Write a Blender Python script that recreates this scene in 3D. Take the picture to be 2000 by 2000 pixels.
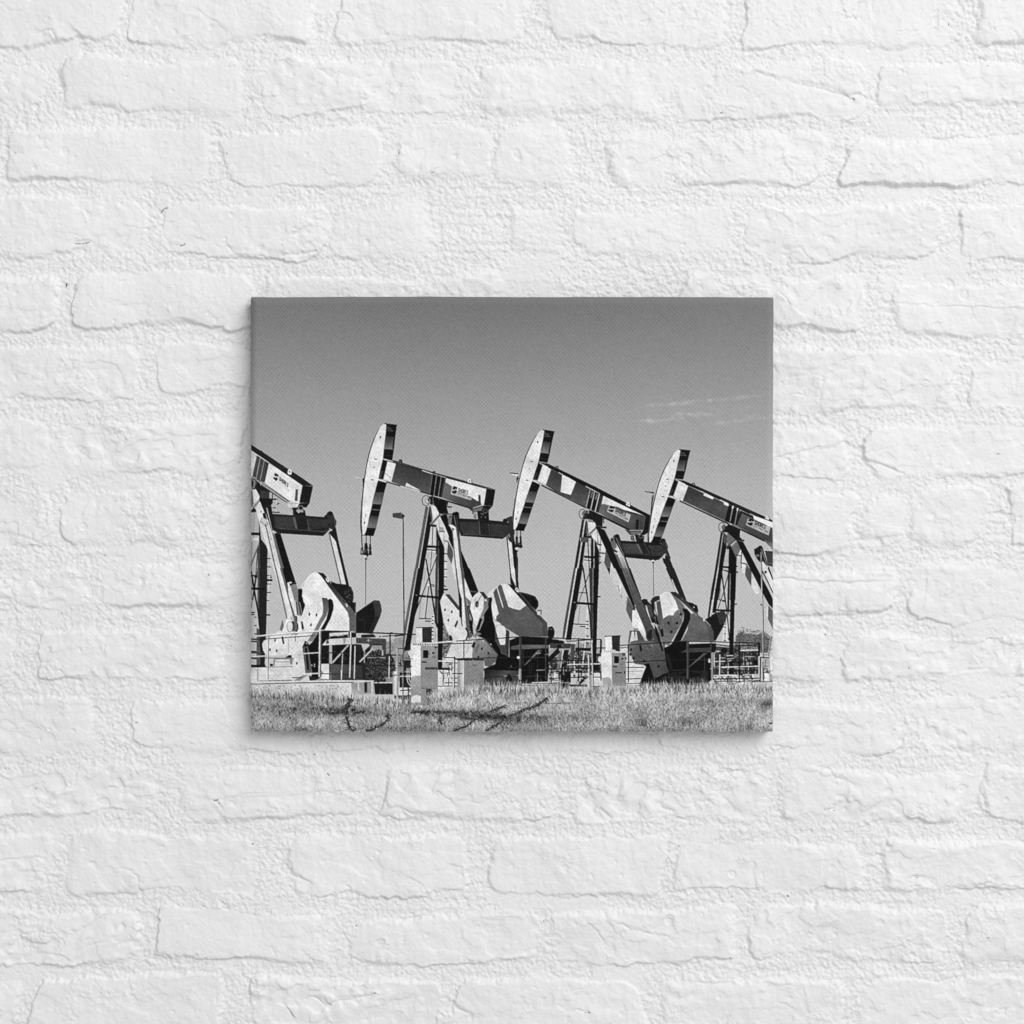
# A canvas print of oil pumpjacks on a white painted brick wall.
AMBIENT = .475
KEY, KEY_DIST, KEY_DIR, KEY_SIZE = 470, 8.0, (.42, -.80, .48), (5.2, 5.2)
WEAVE, INK_GAIN = .17, 1.03
RELIEF, GRAIN = 6.6, 1.12
import math, random
import numpy as np

# ---------------------------------------------------------------- the print
# The canvas carries a printed black-and-white photograph.  The ink values are
# drawn here, stroke by stroke, into an array of greys (PIC) and an array of
# piece numbers (PID); both become mesh data of the canvas front further down.
PX0, PY0, PW, PH, SS = 487, 578, 1025, 853, 3
PIC = np.zeros((PH*SS, PW*SS), np.float32)
PID = np.zeros((PH*SS, PW*SS), np.int16)
PIECES = [('sky', None)]
CUR = [0]
MAT = [np.array([[1/6, 0, 0], [0, 1/6, 0]], float)]
RNG = np.random.default_rng(11)
random.seed(5)

def piece(group, part=None):
    key = (group, part)
    if key not in PIECES:
        PIECES.append(key)
    CUR[0] = PIECES.index(key)

def T(x0, y0, s=6.0):
    MAT[0] = np.array([[1/s, 0, x0], [0, 1/s, y0]], float)

def TA(src, dst):
    """local -> picture, fitted to point pairs (dst already in picture px)"""
    a = np.array([[x, y, 1] for x, y in src], float)
    b = np.array(dst, float)
    sol = np.linalg.lstsq(a, b, rcond=None)[0]
    MAT[0] = sol.T

def loc(pts):
    p = np.asarray(pts, float)
    q = p @ MAT[0][:, :2].T + MAT[0][:, 2]
    return (q - np.array([PX0, PY0])) * SS

def scl():
    m = MAT[0]
    return math.sqrt(abs(m[0, 0]*m[1, 1] - m[0, 1]*m[1, 0])) * SS

def mask_of(q):
    x0 = max(int(math.floor(q[:, 0].min())), 0); x1 = min(int(math.ceil(q[:, 0].max())) + 1, PW*SS)
    y0 = max(int(math.floor(q[:, 1].min())), 0); y1 = min(int(math.ceil(q[:, 1].max())) + 1, PH*SS)
    if x1 <= x0 or y1 <= y0:
        return None
    xs = np.arange(x0, x1) + .5
    ys = (np.arange(y0, y1) + .5)
    m = np.zeros((y1 - y0, x1 - x0), bool)
    n = len(q)
    for i in range(n):
        ax, ay = q[i]; bx, by = q[(i+1) % n]
        if ay == by:
            continue
        lo, hi = (ay, by) if ay < by else (by, ay)
        r0 = np.searchsorted(ys, lo); r1 = np.searchsorted(ys, hi)
        if r1 <= r0:
            continue
        xi = ax + (ys[r0:r1] - ay) * (bx - ax) / (by - ay)
        m[r0:r1] ^= xs[None, :] < xi[:, None]
    return m, y0, y1, x0, x1

def put(q, g, keep=False):
    r = mask_of(q)
    if r is None:
        return
    m, y0, y1, x0, x1 = r
    sub = PIC[y0:y1, x0:x1]
    if callable(g):
        yy, xx = np.mgrid[y0:y1, x0:x1]
        v = g(xx, yy)
        sub[m] = v[m]
    else:
        sub[m] = g
    if not keep:
        PID[y0:y1, x0:x1][m] = CUR[0]

def P(g, *pts):
    put(loc(pts), g)

def G(g0, p0, g1, p1, *pts):
    """polygon whose ink runs from g0 at p0 to g1 at p1"""
    a, b = loc([p0, p1]); d = b - a; L2 = float(d @ d)
    put(loc(pts), lambda x, y: np.clip(((x-a[0])*d[0] + (y-a[1])*d[1])/L2, 0, 1)*(g1-g0) + g0)

def L(g, w, *pts):
    q = loc(pts); h = w*scl()/2
    h = max(h, .8)
    for i in range(len(q)-1):
        a, b = q[i], q[i+1]
        d = b - a; n = math.hypot(*d)
        if n < 1e-6:
            continue
        d /= n; e = np.array([-d[1], d[0]])*h
        ex = d*(h*.6 if 0 < i or len(q) > 2 else 0)
        put(np.array([a+e-ex, b+e+ex, b-e+ex, a-e-ex]), g)

def E(g, cx, cy, rx, ry, rot=0):
    t = np.linspace(0, 2*math.pi, 22, endpoint=False); c, s = math.cos(rot), math.sin(rot)
    x = rx*np.cos(t); y = ry*np.sin(t)
    P(g, *np.stack([cx + x*c - y*s, cy + x*s + y*c], 1))

def O(g, w, cx, cy, rx, ry):
    t = np.linspace(0, 2*math.pi, 19)
    L(g, w, *np.stack([cx + rx*np.cos(t), cy + ry*np.sin(t)], 1))

FONT = {
 'S': [[(1,.8),(.8,1),(.2,1),(0,.8),(.1,.58),(.9,.42),(1,.2),(.8,0),(.2,0),(0,.2)]],
 'H': [[(0,0),(0,1)],[(1,0),(1,1)],[(0,.5),(1,.5)]],
 'O': [[(.2,0),(0,.2),(0,.8),(.2,1),(.8,1),(1,.8),(1,.2),(.8,0),(.2,0)]],
 'R': [[(0,0),(0,1),(.8,1),(1,.8),(1,.62),(.8,.46),(0,.46)],[(.5,.46),(1,0)]],
 'E': [[(1,1),(0,1),(0,0),(1,0)],[(0,.5),(.8,.5)]],
 'L': [[(0,1),(0,0),(1,0)]],
 'I': [[(.5,0),(.5,1)]],
 'F': [[(1,1),(0,1),(0,0)],[(0,.5),(.8,.5)]],
 'T': [[(0,1),(1,1)],[(.5,0),(.5,1)]],
 'U': [[(0,1),(0,.2),(.2,0),(.8,0),(1,.2),(1,1)]],
 'N': [[(0,0),(0,1),(1,0),(1,1)]],
}
def text(g, w, s, p0, p1, up, gap=.32):
    p0 = np.array(p0, float); p1 = np.array(p1, float); up = np.array(up, float)
    cw = (p1-p0)/(len(s)*(1+gap)-gap)
    for i, ch in enumerate(s):
        if ch in FONT:
            for st in FONT[ch]:
                L(g, w, *[p0 + cw*(i*(1+gap)+u) + up*v for u, v in st])

def leaves(pts, n, lo, hi, r0, r1, base=None):
    """a mass of leaves inside an outline"""
    if base is not None:
        P(base, *pts)
    p = np.array(pts, float); a = p.min(0); b = p.max(0)
    k = 0
    while k < n:
        x, y = a + (b-a)*RNG.random(2)
        inside = False
        for i in range(len(p)):
            (x1, y1), (x2, y2) = p[i], p[(i+1) % len(p)]
            if (y1 > y) != (y2 > y) and x < (x2-x1)*(y-y1)/(y2-y1)+x1:
                inside = not inside
        k += 1
        if inside:
            r = r0 + (r1-r0)*RNG.random()
            t = RNG.random()*6.28
            g = lo + (hi-lo)*RNG.random()**1.3
            q = [(x + r*math.cos(t+u)*f, y + r*math.sin(t+u)*f) for u, f in ((0, 1), (1.4, .55), (3.1, .9), (4.6, .5))]
            P(g, *q)

def smooth2(a, r):
    """cheap box blur, twice, along both axes"""
    for _ in range(2):
        for ax in (0, 1):
            p = np.pad(a, [(r+1, r) if i == ax else (0, 0) for i in (0, 1)], mode='edge')
            c = np.cumsum(p, ax, dtype=np.float64)
            n = a.shape[ax]
            hi = np.take(c, np.arange(2*r+1, 2*r+1+n), ax); lo_ = np.take(c, np.arange(0, n), ax)
            a = ((hi-lo_)/(2*r+1)).astype(np.float32)
    return a

def nodes(xs, ys, x):
    return np.interp(x, xs, ys)

A_ = lambda: T(480, 850)
B_ = lambda: T(480, 1110)
C_ = lambda: T(690, 810)
D_ = lambda: T(770, 1110)
E_ = lambda: T(970, 820)
F_ = lambda: T(1000, 1110)
G_ = lambda: T(1200, 850)
H_ = lambda: T(1200, 1110)

# ---- sky -------------------------------------------------------------------
yy = (np.arange(PH*SS)+.5)/SS + PY0
xx = (np.arange(PW*SS)+.5)/SS + PX0
row = nodes([578, 620, 700, 780, 860, 950, 1100, 1330], [.475, .495, .545, .595, .635, .685, .735, .755], yy)
PIC[:] = row[:, None]
PIC += (-.03*np.exp(-((xx[None, :]-900)/420)**2)*np.clip((900-yy[:, None])/330, 0, 1)).astype(np.float32)
cl = np.zeros_like(PIC)
for cx, cy, rx, ry, a, sl in ((1310, 789, 45, 4, .05, -.05), (1400, 780, 60, 3, .045, -.07), (1470, 773, 30, 2.5, .04, -.05), (1275, 821, 22, 4, .06, -.03), (1325, 815, 30, 4, .055, -.05),
                              (1350, 809, 40, 4, .05, -.02), (1430, 823, 40, 4, .045, -.12), (1490, 814, 35, 4, .04, 0), (1380, 800, 120, 14, .015, -.04)):
    u = (xx[None, :]-cx)/rx; v = (yy[:, None]-cy-sl*(xx[None, :]-cx))/ry
    cl += (a*np.exp(-u*u-v*v)).astype(np.float32)
_n = RNG.standard_normal((PH*SS//6+2, PW*SS//24+2)).astype(np.float32)
_n = np.kron(_n, np.ones((6, 24), np.float32))[:PH*SS, :PW*SS]
PIC += 1.1*cl*np.clip(.75 + 1.3*smooth2(_n, 9), .1, 1.6)

# ---- far trees and scrub -----------------------------------------------------
piece('far_scrub')
B_()
P(.62, (1390, 960), (1500, 900), (1700, 850), (1760, 820), (1850, 800), (1932, 830), (1932, 1320), (1390, 1330))
leaves([(1640, 860), (1840, 800), (1900, 830), (1900, 1020), (1640, 1000)], 260, .45, .75, 8, 18)
leaves([(1390, 990), (1450, 940), (1500, 975), (1560, 950), (1640, 1010), (1690, 1000), (1740, 1080), (1760, 1330), (1390, 1340)], 900, .04, .5, 5, 15, .13)
leaves([(1400, 1060), (1560, 1060), (1700, 1150), (1740, 1300), (1400, 1300)], 160, .35, .7, 4, 8)
piece('far_scrub_b')
D_()
P(.62, (0, 830), (110, 800), (110, 1010), (0, 1010))
piece('far_scrub_e')
leaves([(570, 640), (640, 780), (690, 830), (620, 1040), (565, 1040)], 240, .08, .8, 7, 16, .5)
piece('far_scrub_c')
F_()
P(.66, (430, 960), (760, 880), (900, 880), (1060, 960), (1060, 1380), (430, 1380))
leaves([(430, 1050), (620, 1040), (760, 960), (900, 1000), (1040, 1000), (1040, 1260), (430, 1260)], 520, .05, .75, 8, 20, .2)
leaves([(760, 870), (920, 870), (920, 940), (760, 940)], 60, .3, .8, 7, 14)
H_()
piece('far_tree')
leaves([(1410, 860), (1440, 740), (1500, 690), (1560, 700), (1640, 740), (1720, 720), (1790, 760), (1850, 830), (1840, 1000), (1400, 1000)], 900, .26, .66, 5, 13)
leaves([(1425, 800), (1480, 735), (1530, 770), (1600, 765), (1660, 790), (1730, 760), (1790, 800), (1830, 880), (1800, 990), (1420, 990)], 900, .18, .52, 5, 13, .42)
piece('far_scrub_d')
leaves([(1180, 1000), (1480, 900), (1690, 890), (1690, 1240), (1180, 1250)], 700, .04, .5, 8, 20, .14)
leaves([(1480, 890), (1690, 890), (1690, 960), (1480, 960)], 160, .3, .85, 6, 13)

# ======================================================================= jack 1
J = 'jack1'
A_()
piece(J, 'samson_post')
L(.55, 5, (95, 905), (78, 1200)); L(.6, 4, (140, 900), (120, 1200)); L(.3, 6, (60, 1250), (52, 1932))
P(.85, (70, 1205), (140, 1205), (140, 1235), (70, 1235))
P(.12, (148, 1000), (175, 1220), (250, 1320), (240, 1932), (150, 1932), (150, 1300))
P(.27, (135, 1330), (160, 1240), (165, 1932), (132, 1932))
L(.07, 32, (48, 1155), (165, 1158)); L(.12, 16, (48, 1530), (160, 1250)); L(.8, 6, (50, 1520), (150, 1270))
L(.15, 9, (135, 1330), (110, 1650), (75, 1932))
L(.85, 8, (292, 1350), (280, 1600), (262, 1932))
for y in (1445, 1545, 1645, 1745, 1845): L(.12, 9, (246, y), (290, y))
L(.07, 24, (240, 1700), (305, 1700)); L(.1, 14, (275, 1668), (300, 1668)); L(.1, 12, (65, 1645), (128, 1648)); L(.1, 14, (90, 1664), (128, 1664))
L(.07, 26, (48, 1800), (215, 1802))
L(.09, 16, (50, 1640), (110, 1932)); L(.12, 7, (135, 1560), (75, 1932))
B_()
P(.12, (140, 0), (246, 0), (236, 640), (215, 1150), (160, 1150), (158, 700), (132, 500))
P(.3, (130, 0), (152, 0), (150, 470), (130, 500))
P(.33, (120, 700), (158, 720), (158, 1150), (118, 1150))
L(.07, 18, (50, 40), (140, 520), (160, 720)); L(.12, 7, (120, 0), (50, 470))
L(.07, 24, (48, 238), (210, 240)); L(.08, 11, (68, 90), (128, 92)); L(.1, 13, (90, 104), (128, 104))
L(.85, 8, (282, 0), (250, 300)); L(.07, 24, (240, 140), (305, 140)); L(.1, 13, (275, 106), (300, 106))
for y in (85, 185, 285, 380): L(.12, 9, (238, y), (268, y))
L(.07, 16, (234, 548), (280, 548))
for y in (520, 545): L(.1, 12, (48, y), (98, y))
L(.85, 7, (95, 540), (85, 780)); L(.85, 7, (112, 560), (105, 780))
for y in (575, 672, 770): L(.12, 11, (92, y), (118, y))
for y in (835, 862, 980, 1060): L(.08, 17, (48, y), (120, y))
P(.08, (48, 1135), (240, 1130), (240, 1160), (48, 1165)); L(.2, 12, (48, 995), (200, 998))
A_()
P(.1, (50, 520), (100, 515), (160, 560), (270, 650), (268, 740), (310, 745), (310, 795), (285, 830), (305, 910), (190, 920), (150, 745), (110, 660), (60, 625))
P(.22, (165, 645), (260, 660), (262, 740), (165, 740))
P(.38, (48, 500), (110, 510), (120, 560), (90, 625), (48, 620)); P(.1, (55, 535), (78, 535), (78, 600), (55, 600)); L(.7, 7, (92, 530), (85, 620))
P(.9, (65, 640), (110, 630), (157, 715), (148, 745), (85, 810), (75, 720)); P(.4, (48, 640), (66, 640), (82, 800), (48, 860))
L(.75, 22, (150, 750), (52, 862)); L(.1, 8, (160, 760), (75, 850))
P(.1, (48, 880), (85, 850), (120, 880), (110, 900), (48, 905))
L(.08, 15, (150, 750), (365, 750)); L(.15, 9, (268, 665), (310, 665)); L(.15, 9, (306, 660), (304, 750))
L(.1, 11, (330, 750), (368, 753)); L(.08, 13, (358, 812), (386, 795)); L(.12, 9, (308, 850), (356, 852)); L(.85, 6, (360, 690), (352, 900)); L(.08, 12, (300, 902), (390, 905))
piece(J, 'walking_beam')
P(.12, (48, 106), (190, 195), (440, 362), (640, 490), (785, 592), (662, 590), (48, 172))
L(.12, 11, (180, 180), (180, 200)); L(.12, 9, (430, 350), (430, 365))
P(.86, (48, 172), (122, 237), (70, 490), (48, 485)); L(.92, 9, (48, 177), (265, 322))
P(.27, (122, 235), (265, 328), (212, 555), (118, 520), (65, 490)); P(.2, (240, 320), (262, 330), (225, 545), (205, 550))
L(.8, 6, (163, 262), (112, 520)); L(.8, 6, (210, 292), (158, 548))
L(.6, 14, (50, 490), (112, 500))
P(.9, (265, 325), (660, 588), (622, 792), (515, 775), (215, 555))
P(.42, (118, 528), (150, 530), (515, 772), (470, 792), (200, 610)); L(.85, 7, (125, 530), (480, 780)); L(.15, 6, (190, 600), (465, 785)); L(.8, 8, (172, 545), (168, 590))
P(.09, (660, 588), (784, 598), (742, 798), (622, 792)); P(.07, (622, 798), (742, 798), (706, 848), (600, 842))
L(.35, 4, (660, 590), (780, 600))
P(.3, (580, 632), (608, 634), (602, 772), (568, 770))
P(.85, (465, 788), (630, 788), (595, 842), (502, 846)); L(.5, 5, (470, 800), (620, 800))
E(.93, 510, 430, 24, 34); P(.93, (485, 430), (535, 440), (525, 462), (482, 440)); E(.15, 510, 427, 8, 12)
piece(J, 'equalizer_beam')
P(.09, (545, 850), (605, 846), (690, 880), (700, 945), (550, 935)); E(.75, 516, 890, 20, 38); P(.72, (505, 850), (545, 850), (550, 930), (500, 925))
E(.5, 640, 855, 34, 34); E(.1, 640, 852, 22, 22); P(.62, (588, 870), (670, 880), (670, 905), (590, 900)); E(.85, 615, 905, 8, 8); E(.1, 545, 860, 10, 10)
P(.13, (300, 915), (900, 958), (965, 975), (1000, 1010), (990, 1075), (905, 1182), (380, 1150), (310, 1110))
P(.2, (330, 952), (560, 962), (590, 1098), (340, 1086)); P(.2, (600, 968), (960, 990), (965, 1080), (740, 1108), (612, 1096)); P(.12, (590, 965), (715, 975), (725, 1100), (610, 1095))
P(.36, (545, 962), (572, 962), (605, 1098), (578, 1096)); L(.35, 8, (714, 985), (738, 1110))
L(.4, 5, (380, 1092), (905, 1132), (985, 1100)); P(.11, (380, 1096), (905, 1136), (985, 1100), (905, 1182), (350, 1148)); L(.6, 6, (300, 918), (545, 935))
piece(J, 'pitman_arm')
P(.18, (945, 910), (985, 892), (1015, 905), (1035, 965), (1060, 1010), (1056, 1050), (1045, 1062), (1062, 1235), (1015, 1200), (960, 1000)); E(.1, 985, 915, 32, 24); P(.1, (915, 950), (950, 920), (955, 985), (915, 965)); L(.45, 5, (1035, 960), (1045, 1060))
P(.1, (968, 1140), (1050, 1075), (1080, 1230), (1212, 1782), (1170, 1752), (1050, 1245), (1030, 1215))
P(.88, (980, 1155), (1030, 1215), (1052, 1245), (1172, 1752), (1120, 1750)); L(.38, 15, (972, 1145), (1112, 1745)); E(.8, 998, 1110, 12, 12)
P(.07, (330, 1150), (402, 1152), (612, 1830), (600, 1932), (540, 1932))
P(.87, (108, 858), (160, 775), (222, 930), (215, 960), (270, 1010), (302, 1105), (330, 1165), (545, 1932), (430, 1932), (150, 1015))
P(.42, (300, 1130), (332, 1165), (548, 1932), (495, 1932)); L(.45, 15, (235, 1085), (428, 1932)); P(.5, (155, 1010), (180, 965), (235, 1000), (262, 1050), (215, 1060)); P(.78, (162, 1000), (190, 970), (232, 1005), (250, 1045), (215, 1050)); P(.1, (212, 1050), (240, 1065), (232, 1085))
P(.13, (210, 845), (250, 833), (290, 960), (312, 1105), (300, 1132), (250, 980)); L(.88, 8, (240, 850), (300, 1110)); L(.4, 6, (265, 860), (308, 1080)); P(.09, (250, 835), (295, 830), (330, 1110), (310, 1100)); P(.1, (190, 915), (225, 910), (240, 990), (200, 970)); E(.5, 172, 895, 8, 14)
for q in ((290, 1215), (380, 1620)): E(.3, q[0], q[1], 6, 8)
B_()
P(.87, (340, 0), (392, 0), (535, 560), (485, 600)); L(.4, 14, (345, 0), (478, 590)); P(.92, (372, 0), (400, 0), (540, 540), (500, 560))
P(.4, (395, 0), (432, 0), (612, 620), (602, 730), (560, 748), (560, 600)); L(.12, 8, (435, 40), (590, 600), (612, 680))
P(.07, (425, 0), (525, 0), (575, 160), (480, 165), (470, 190))
piece(J, 'crank_counterweight')
P(.92, (482, 170), (520, 158), (560, 300), (560, 390), (605, 560), (575, 560), (500, 330)); P(.5, (510, 190), (582, 160), (617, 300), (612, 400), (565, 375), (540, 280)); P(.12, (505, 180), (575, 155), (590, 185), (540, 190), (515, 215)); E(.85, 520, 168, 16, 10)
P(.07, (608, 245), (662, 236), (668, 390), (692, 430), (694, 470), (650, 565), (612, 390)); P(.5, (580, 390), (635, 400), (662, 540), (612, 560)); L(.1, 10, (590, 395), (600, 550)); L(.1, 10, (615, 400), (648, 560))
P(.92, (600, 545), (640, 580), (650, 740), (600, 745))
piece(J, 'gearbox')
P(.1, (990, 150), (1060, 180), (1165, 190), (1232, 222), (1260, 290), (1262, 350), (1250, 400), (1288, 400), (1285, 540), (1240, 480), (1000, 190))
for i in range(26): E(.05+.25*RNG.random(), 1100+150*RNG.random(), 215+180*RNG.random(), 6+9*RNG.random(), 5+9*RNG.random())
L(.3, 5, (1225, 230), (1258, 300), (1240, 380)); L(.35, 6, (1278, 400), (1278, 520))
P(.93, (800, 45), (745, 75), (695, 140), (662, 235), (655, 330), (690, 420), (695, 475), (640, 570), (650, 620), (690, 738), (1210, 738), (1208, 590), (1190, 515), (960, 205), (885, 100), (842, 52)); P(.85, (640, 210), (690, 130), (680, 190), (655, 260)); 
G(.1, (900, 60), .36, (1150, 500), (832, 46), (905, 58), (950, 110), (1000, 190), (1245, 480), (1292, 560), (1290, 740), (1212, 738), (1210, 590), (1190, 515), (960, 205), (885, 98))
E(.93, 952, 130, 18, 22); P(.93, (935, 130), (970, 130), (970, 168), (950, 160)); E(.1, 954, 130, 6, 9); P(.9, (1160, 415), (1188, 420), (1190, 460), (1165, 440)); E(.1, 1172, 430, 6, 8); L(.08, 8, (1130, 375), (1160, 405))
piece(J, 'crank_counterweight')
P(.07, (960, 372), (985, 355), (1012, 375), (1026, 430), (1024, 480), (990, 590), (920, 722), (870, 722), (940, 600), (968, 480))
P(.92, (690, 440), (880, 345), (905, 450), (880, 570), (800, 722), (690, 735), (640, 600))
G(.3, (920, 360), .5, (850, 680), (885, 345), (950, 350), (967, 395), (966, 480), (940, 560), (885, 650), (845, 735), (780, 857), (720, 855), (800, 722), (840, 640), (895, 545), (905, 470), (898, 400))
for q in ((742, 540), (825, 548), (760, 665)): E(.08, q[0], q[1], 9, 20, .15)
P(.08, (642, 630), (660, 622), (679, 710), (655, 720))
P(.88, (185, 890), (205, 850), (250, 835), (330, 770), (420, 715), (470, 750), (700, 738), (800, 725), (720, 855), (680, 860), (655, 930), (700, 1235), (555, 1255), (540, 1065), (480, 1010), (300, 1030), (225, 1015), (195, 960))
for i in range(60): E(.6+.2*RNG.random(), 300+340*RNG.random(), 770+400*RNG.random(), 2+3*RNG.random(), 3+4*RNG.random())
for q in ((338, 845), (278, 955), (355, 968), (595, 1115)): E(.1, q[0], q[1], 9, 18, .1)
P(.1, (413, 808), (430, 795), (449, 885), (430, 893)); P(.42, (425, 600), (442, 680), (415, 742), (392, 720)); P(.92, (440, 680), (470, 600), (540, 600), (560, 740), (430, 750))
E(.1, 545, 680, 20, 62); E(.92, 515, 685, 36, 64); O(.4, 5, 512, 685, 34, 60); E(.1, 590, 690, 22, 56); P(.4, (560, 600), (600, 620), (598, 720), (565, 740)); E(.4, 532, 602, 7, 7)
L(.12, 9, (510, 770), (600, 772))
piece(J, 'base_skid')
P(.1, (690, 850), (716, 862), (742, 905), (700, 925), (655, 930), (680, 880)); E(.7, 710, 880, 8, 10); P(.35, (660, 925), (720, 918), (770, 1225), (697, 1232)); P(.06, (690, 935), (714, 928), (740, 1200), (716, 1192))
P(.06, (780, 862), (850, 742), (972, 745), (978, 1120), (885, 1120), (872, 1285), (835, 1300), (760, 1310), (772, 1220), (722, 915))
P(.07, (880, 735), (1290, 745), (1292, 810), (960, 830)); P(.86, (975, 760), (1200, 748), (1200, 775), (985, 800))
for i in range(9): P(.85, (1065+i*9, 805), (1070+i*9, 775+8*RNG.random()), (1078+i*9, 800)); 
P(.12, (1040, 800), (1180, 790), (1180, 812), (1040, 815)); L(.85, 8, (1185, 760), (1205, 810))
P(.86, (890, 905), (945, 838), (1222, 818), (1232, 886), (920, 905)); P(.3, (935, 860), (960, 830), (975, 880), (940, 890)); P(.6, (1140, 825), (1170, 822), (1160, 890), (1145, 890))
P(.07, (885, 905), (1290, 890), (1352, 895), (1402, 1060), (1402, 1312), (975, 1315), (975, 1120), (885, 1120))
for i in range(40): E(.05+.16*RNG.random(), 900+330*RNG.random(), 920+180*RNG.random(), 8+14*RNG.random(), 5+9*RNG.random())
P(.7, (975, 900), (1008, 900), (1008, 1125), (975, 1120)); G(.32, (990, 1130), .2, (1200, 1300), (978, 1128), (1362, 1132), (1362, 1312), (975, 1316)); P(.9, (882, 1128), (975, 1124), (972, 1300), (890, 1290), (870, 1290)); P(.55, (870, 1180), (900, 1220), (880, 1290)); P(.4, (978, 1220), (1005, 1220), (1005, 1315), (976, 1315))
P(.12, (1290, 890), (1352, 895), (1402, 1060), (1402, 1312), (1362, 1312), (1362, 1132), (1290, 1100))
P(.75, (1010, 1095), (1185, 897), (1212, 900), (1012, 1122)); L(.25, 5, (1020, 1085), (1185, 900))
P(.28, (1290, 815), (1600, 826), (1642, 830), (1642, 1030), (1600, 1022), (1592, 892), (1290, 882)); P(.12, (1350, 780), (1500, 775), (1525, 810), (1350, 815)); P(.1, (1430, 890), (1600, 890), (1600, 905), (1470, 905)); E(.75, 1435, 848, 7, 18); L(.7, 6, (1410, 848), (1470, 848))
L(.07, 22, (1470, 905), (1350, 1020)); L(.82, 16, (1490, 940), (1330, 1100)); L(.15, 6, (1470, 930), (1330, 1080)); L(.8, 18, (1602, 960), (1602, 1025)); L(.75, 10, (1390, 930), (1386, 1110))
for q in ((770, 1138), (803, 1128), (800, 1150)): E(.85, q[0], q[1], 8, 7)
P(.07, (500, 1020), (530, 1010), (535, 1060), (440, 1060)); P(.5, (225, 1050), (560, 1050), (540, 1130), (225, 1120)); P(.84, (225, 1060), (550, 1070), (545, 1240), (225, 1150)); P(.5, (510, 1060), (545, 1070), (540, 1130), (515, 1130)); P(.55, (320, 1065), (345, 1065), (330, 1150), (315, 1150)); P(.06, (275, 1122), (312, 1122), (312, 1150), (275, 1150)); L(.3, 7, (345, 1065), (510, 1065)); L(.4, 6, (345, 1100), (510, 1100))
P(.87, (48, 1165), (560, 1155), (560, 1260), (690, 1235), (700, 1260), (600, 1340), (48, 1362)); L(.3, 5, (48, 1165), (545, 1155)); L(.35, 6, (150, 1325), (540, 1312)); L(.75, 5, (48, 1262), (550, 1252)); P(.55, (540, 1330), (650, 1260), (720, 1250), (620, 1330)); L(.1, 9, (540, 1285), (650, 1283))
P(.87, (650, 1320), (735, 1260), (745, 1320)); P(.12, (735, 1260), (830, 1290), (870, 1290), (800, 1320), (745, 1320)); P(.5, (870, 1300), (970, 1300), (970, 1315), (800, 1320))
L(.84, 17, (140, 1330), (540, 1330), (960, 1322), (1495, 1325)); L(.2, 8, (48, 1362), (600, 1345), (960, 1338), (1260, 1338)); L(.3, 5, (150, 1320), (540, 1318)); 
P(.84, (48, 1368), (1230, 1345), (1240, 1500), (48, 1500)); P(.6, (1235, 1345), (1500, 1340), (1490, 1470), (1240, 1490)); P(.12, (1385, 1345), (1420, 1345), (1420, 1460), (1390, 1460)); P(.1, (1500, 1350), (1740, 1350), (1740, 1480), (1510, 1480)); L(.85, 14, (1318, 1335), (1318, 1440)); L(.85, 16, (1478, 1335), (1478, 1470)); P(.55, (1640, 1280), (1740, 1275), (1740, 1335), (1640, 1335)); P(.7, (1720, 1210), (1770, 1210), (1765, 1490), (1720, 1480))
L(.7, 7, (95, 1180), (135, 1215)); L(.65, 16, (135, 1180), (135, 1330))
for i in range(250): E(.6+.35*RNG.random(), 60+1160*RNG.random(), 1370+120*RNG.random(), 5+8*RNG.random(), 4+7*RNG.random())
piece(J, 'crank_counterweight')
G(.12, (1300, 700), .2, (1560, 400), (1290, 522), (1500, 375), (1565, 380), (1582, 430), (1592, 495), (1570, 575), (1480, 772), (1290, 748)); P(.21, (1490, 385), (1500, 376), (1562, 382), (1588, 480), (1570, 570), (1515, 560)); P(.08, (1292, 530), (1490, 400), (1515, 560), (1440, 745), (1295, 745)); L(.25, 4, (1310, 600), (1380, 605)); L(.2, 4, (1395, 610), (1390, 740))
piece(J, 'guard_rail')
L(.15, 8, (75, 840), (420, 818), (800, 790)); L(.9, 15, (115, 797), (430, 768), (860, 735)); L(.45, 5, (115, 806), (430, 778), (860, 746))
L(.13, 12, (890, 735), (1232, 742)); L(.12, 15, (1225, 752), (1560, 760), (1860, 772), (1932, 780)); L(.12, 10, (1560, 802), (1850, 782)); L(.85, 8, (1235, 748), (1280, 752))
L(.9, 12, (50, 1040), (230, 1028)); L(.45, 5, (50, 1050), (230, 1040)); L(.8, 8, (230, 1030), (660, 1010)); L(.9, 13, (665, 1002), (860, 990)); L(.13, 9, (880, 992), (1240, 996)); L(.1, 6, (1240, 996), (1390, 1000))
L(.9, 14, (695, 1240), (860, 1232)); L(.12, 8, (872, 1236), (970, 1238)); L(.1, 6, (970, 1240), (1230, 1243)); L(.12, 9, (1290, 1140), (1660, 1145)); L(.12, 9, (1400, 1262), (1932, 1262))
L(.82, 18, (864, 732), (856, 1280)); L(.35, 12, (880, 732), (872, 1280)); E(.8, 856, 940, 9, 14); E(.8, 856, 1030, 9, 14)
L(.85, 15, (1224, 745), (1228, 900), (1214, 1280)); L(.3, 6, (1236, 760), (1236, 900)); L(.8, 14, (1278, 910), (1268, 1300)); L(.7, 12, (1132, 1000), (1118, 1310)); L(.9, 10, (1118, 1200), (1116, 1310)); L(.8, 6, (980, 770), (980, 820))
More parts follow.
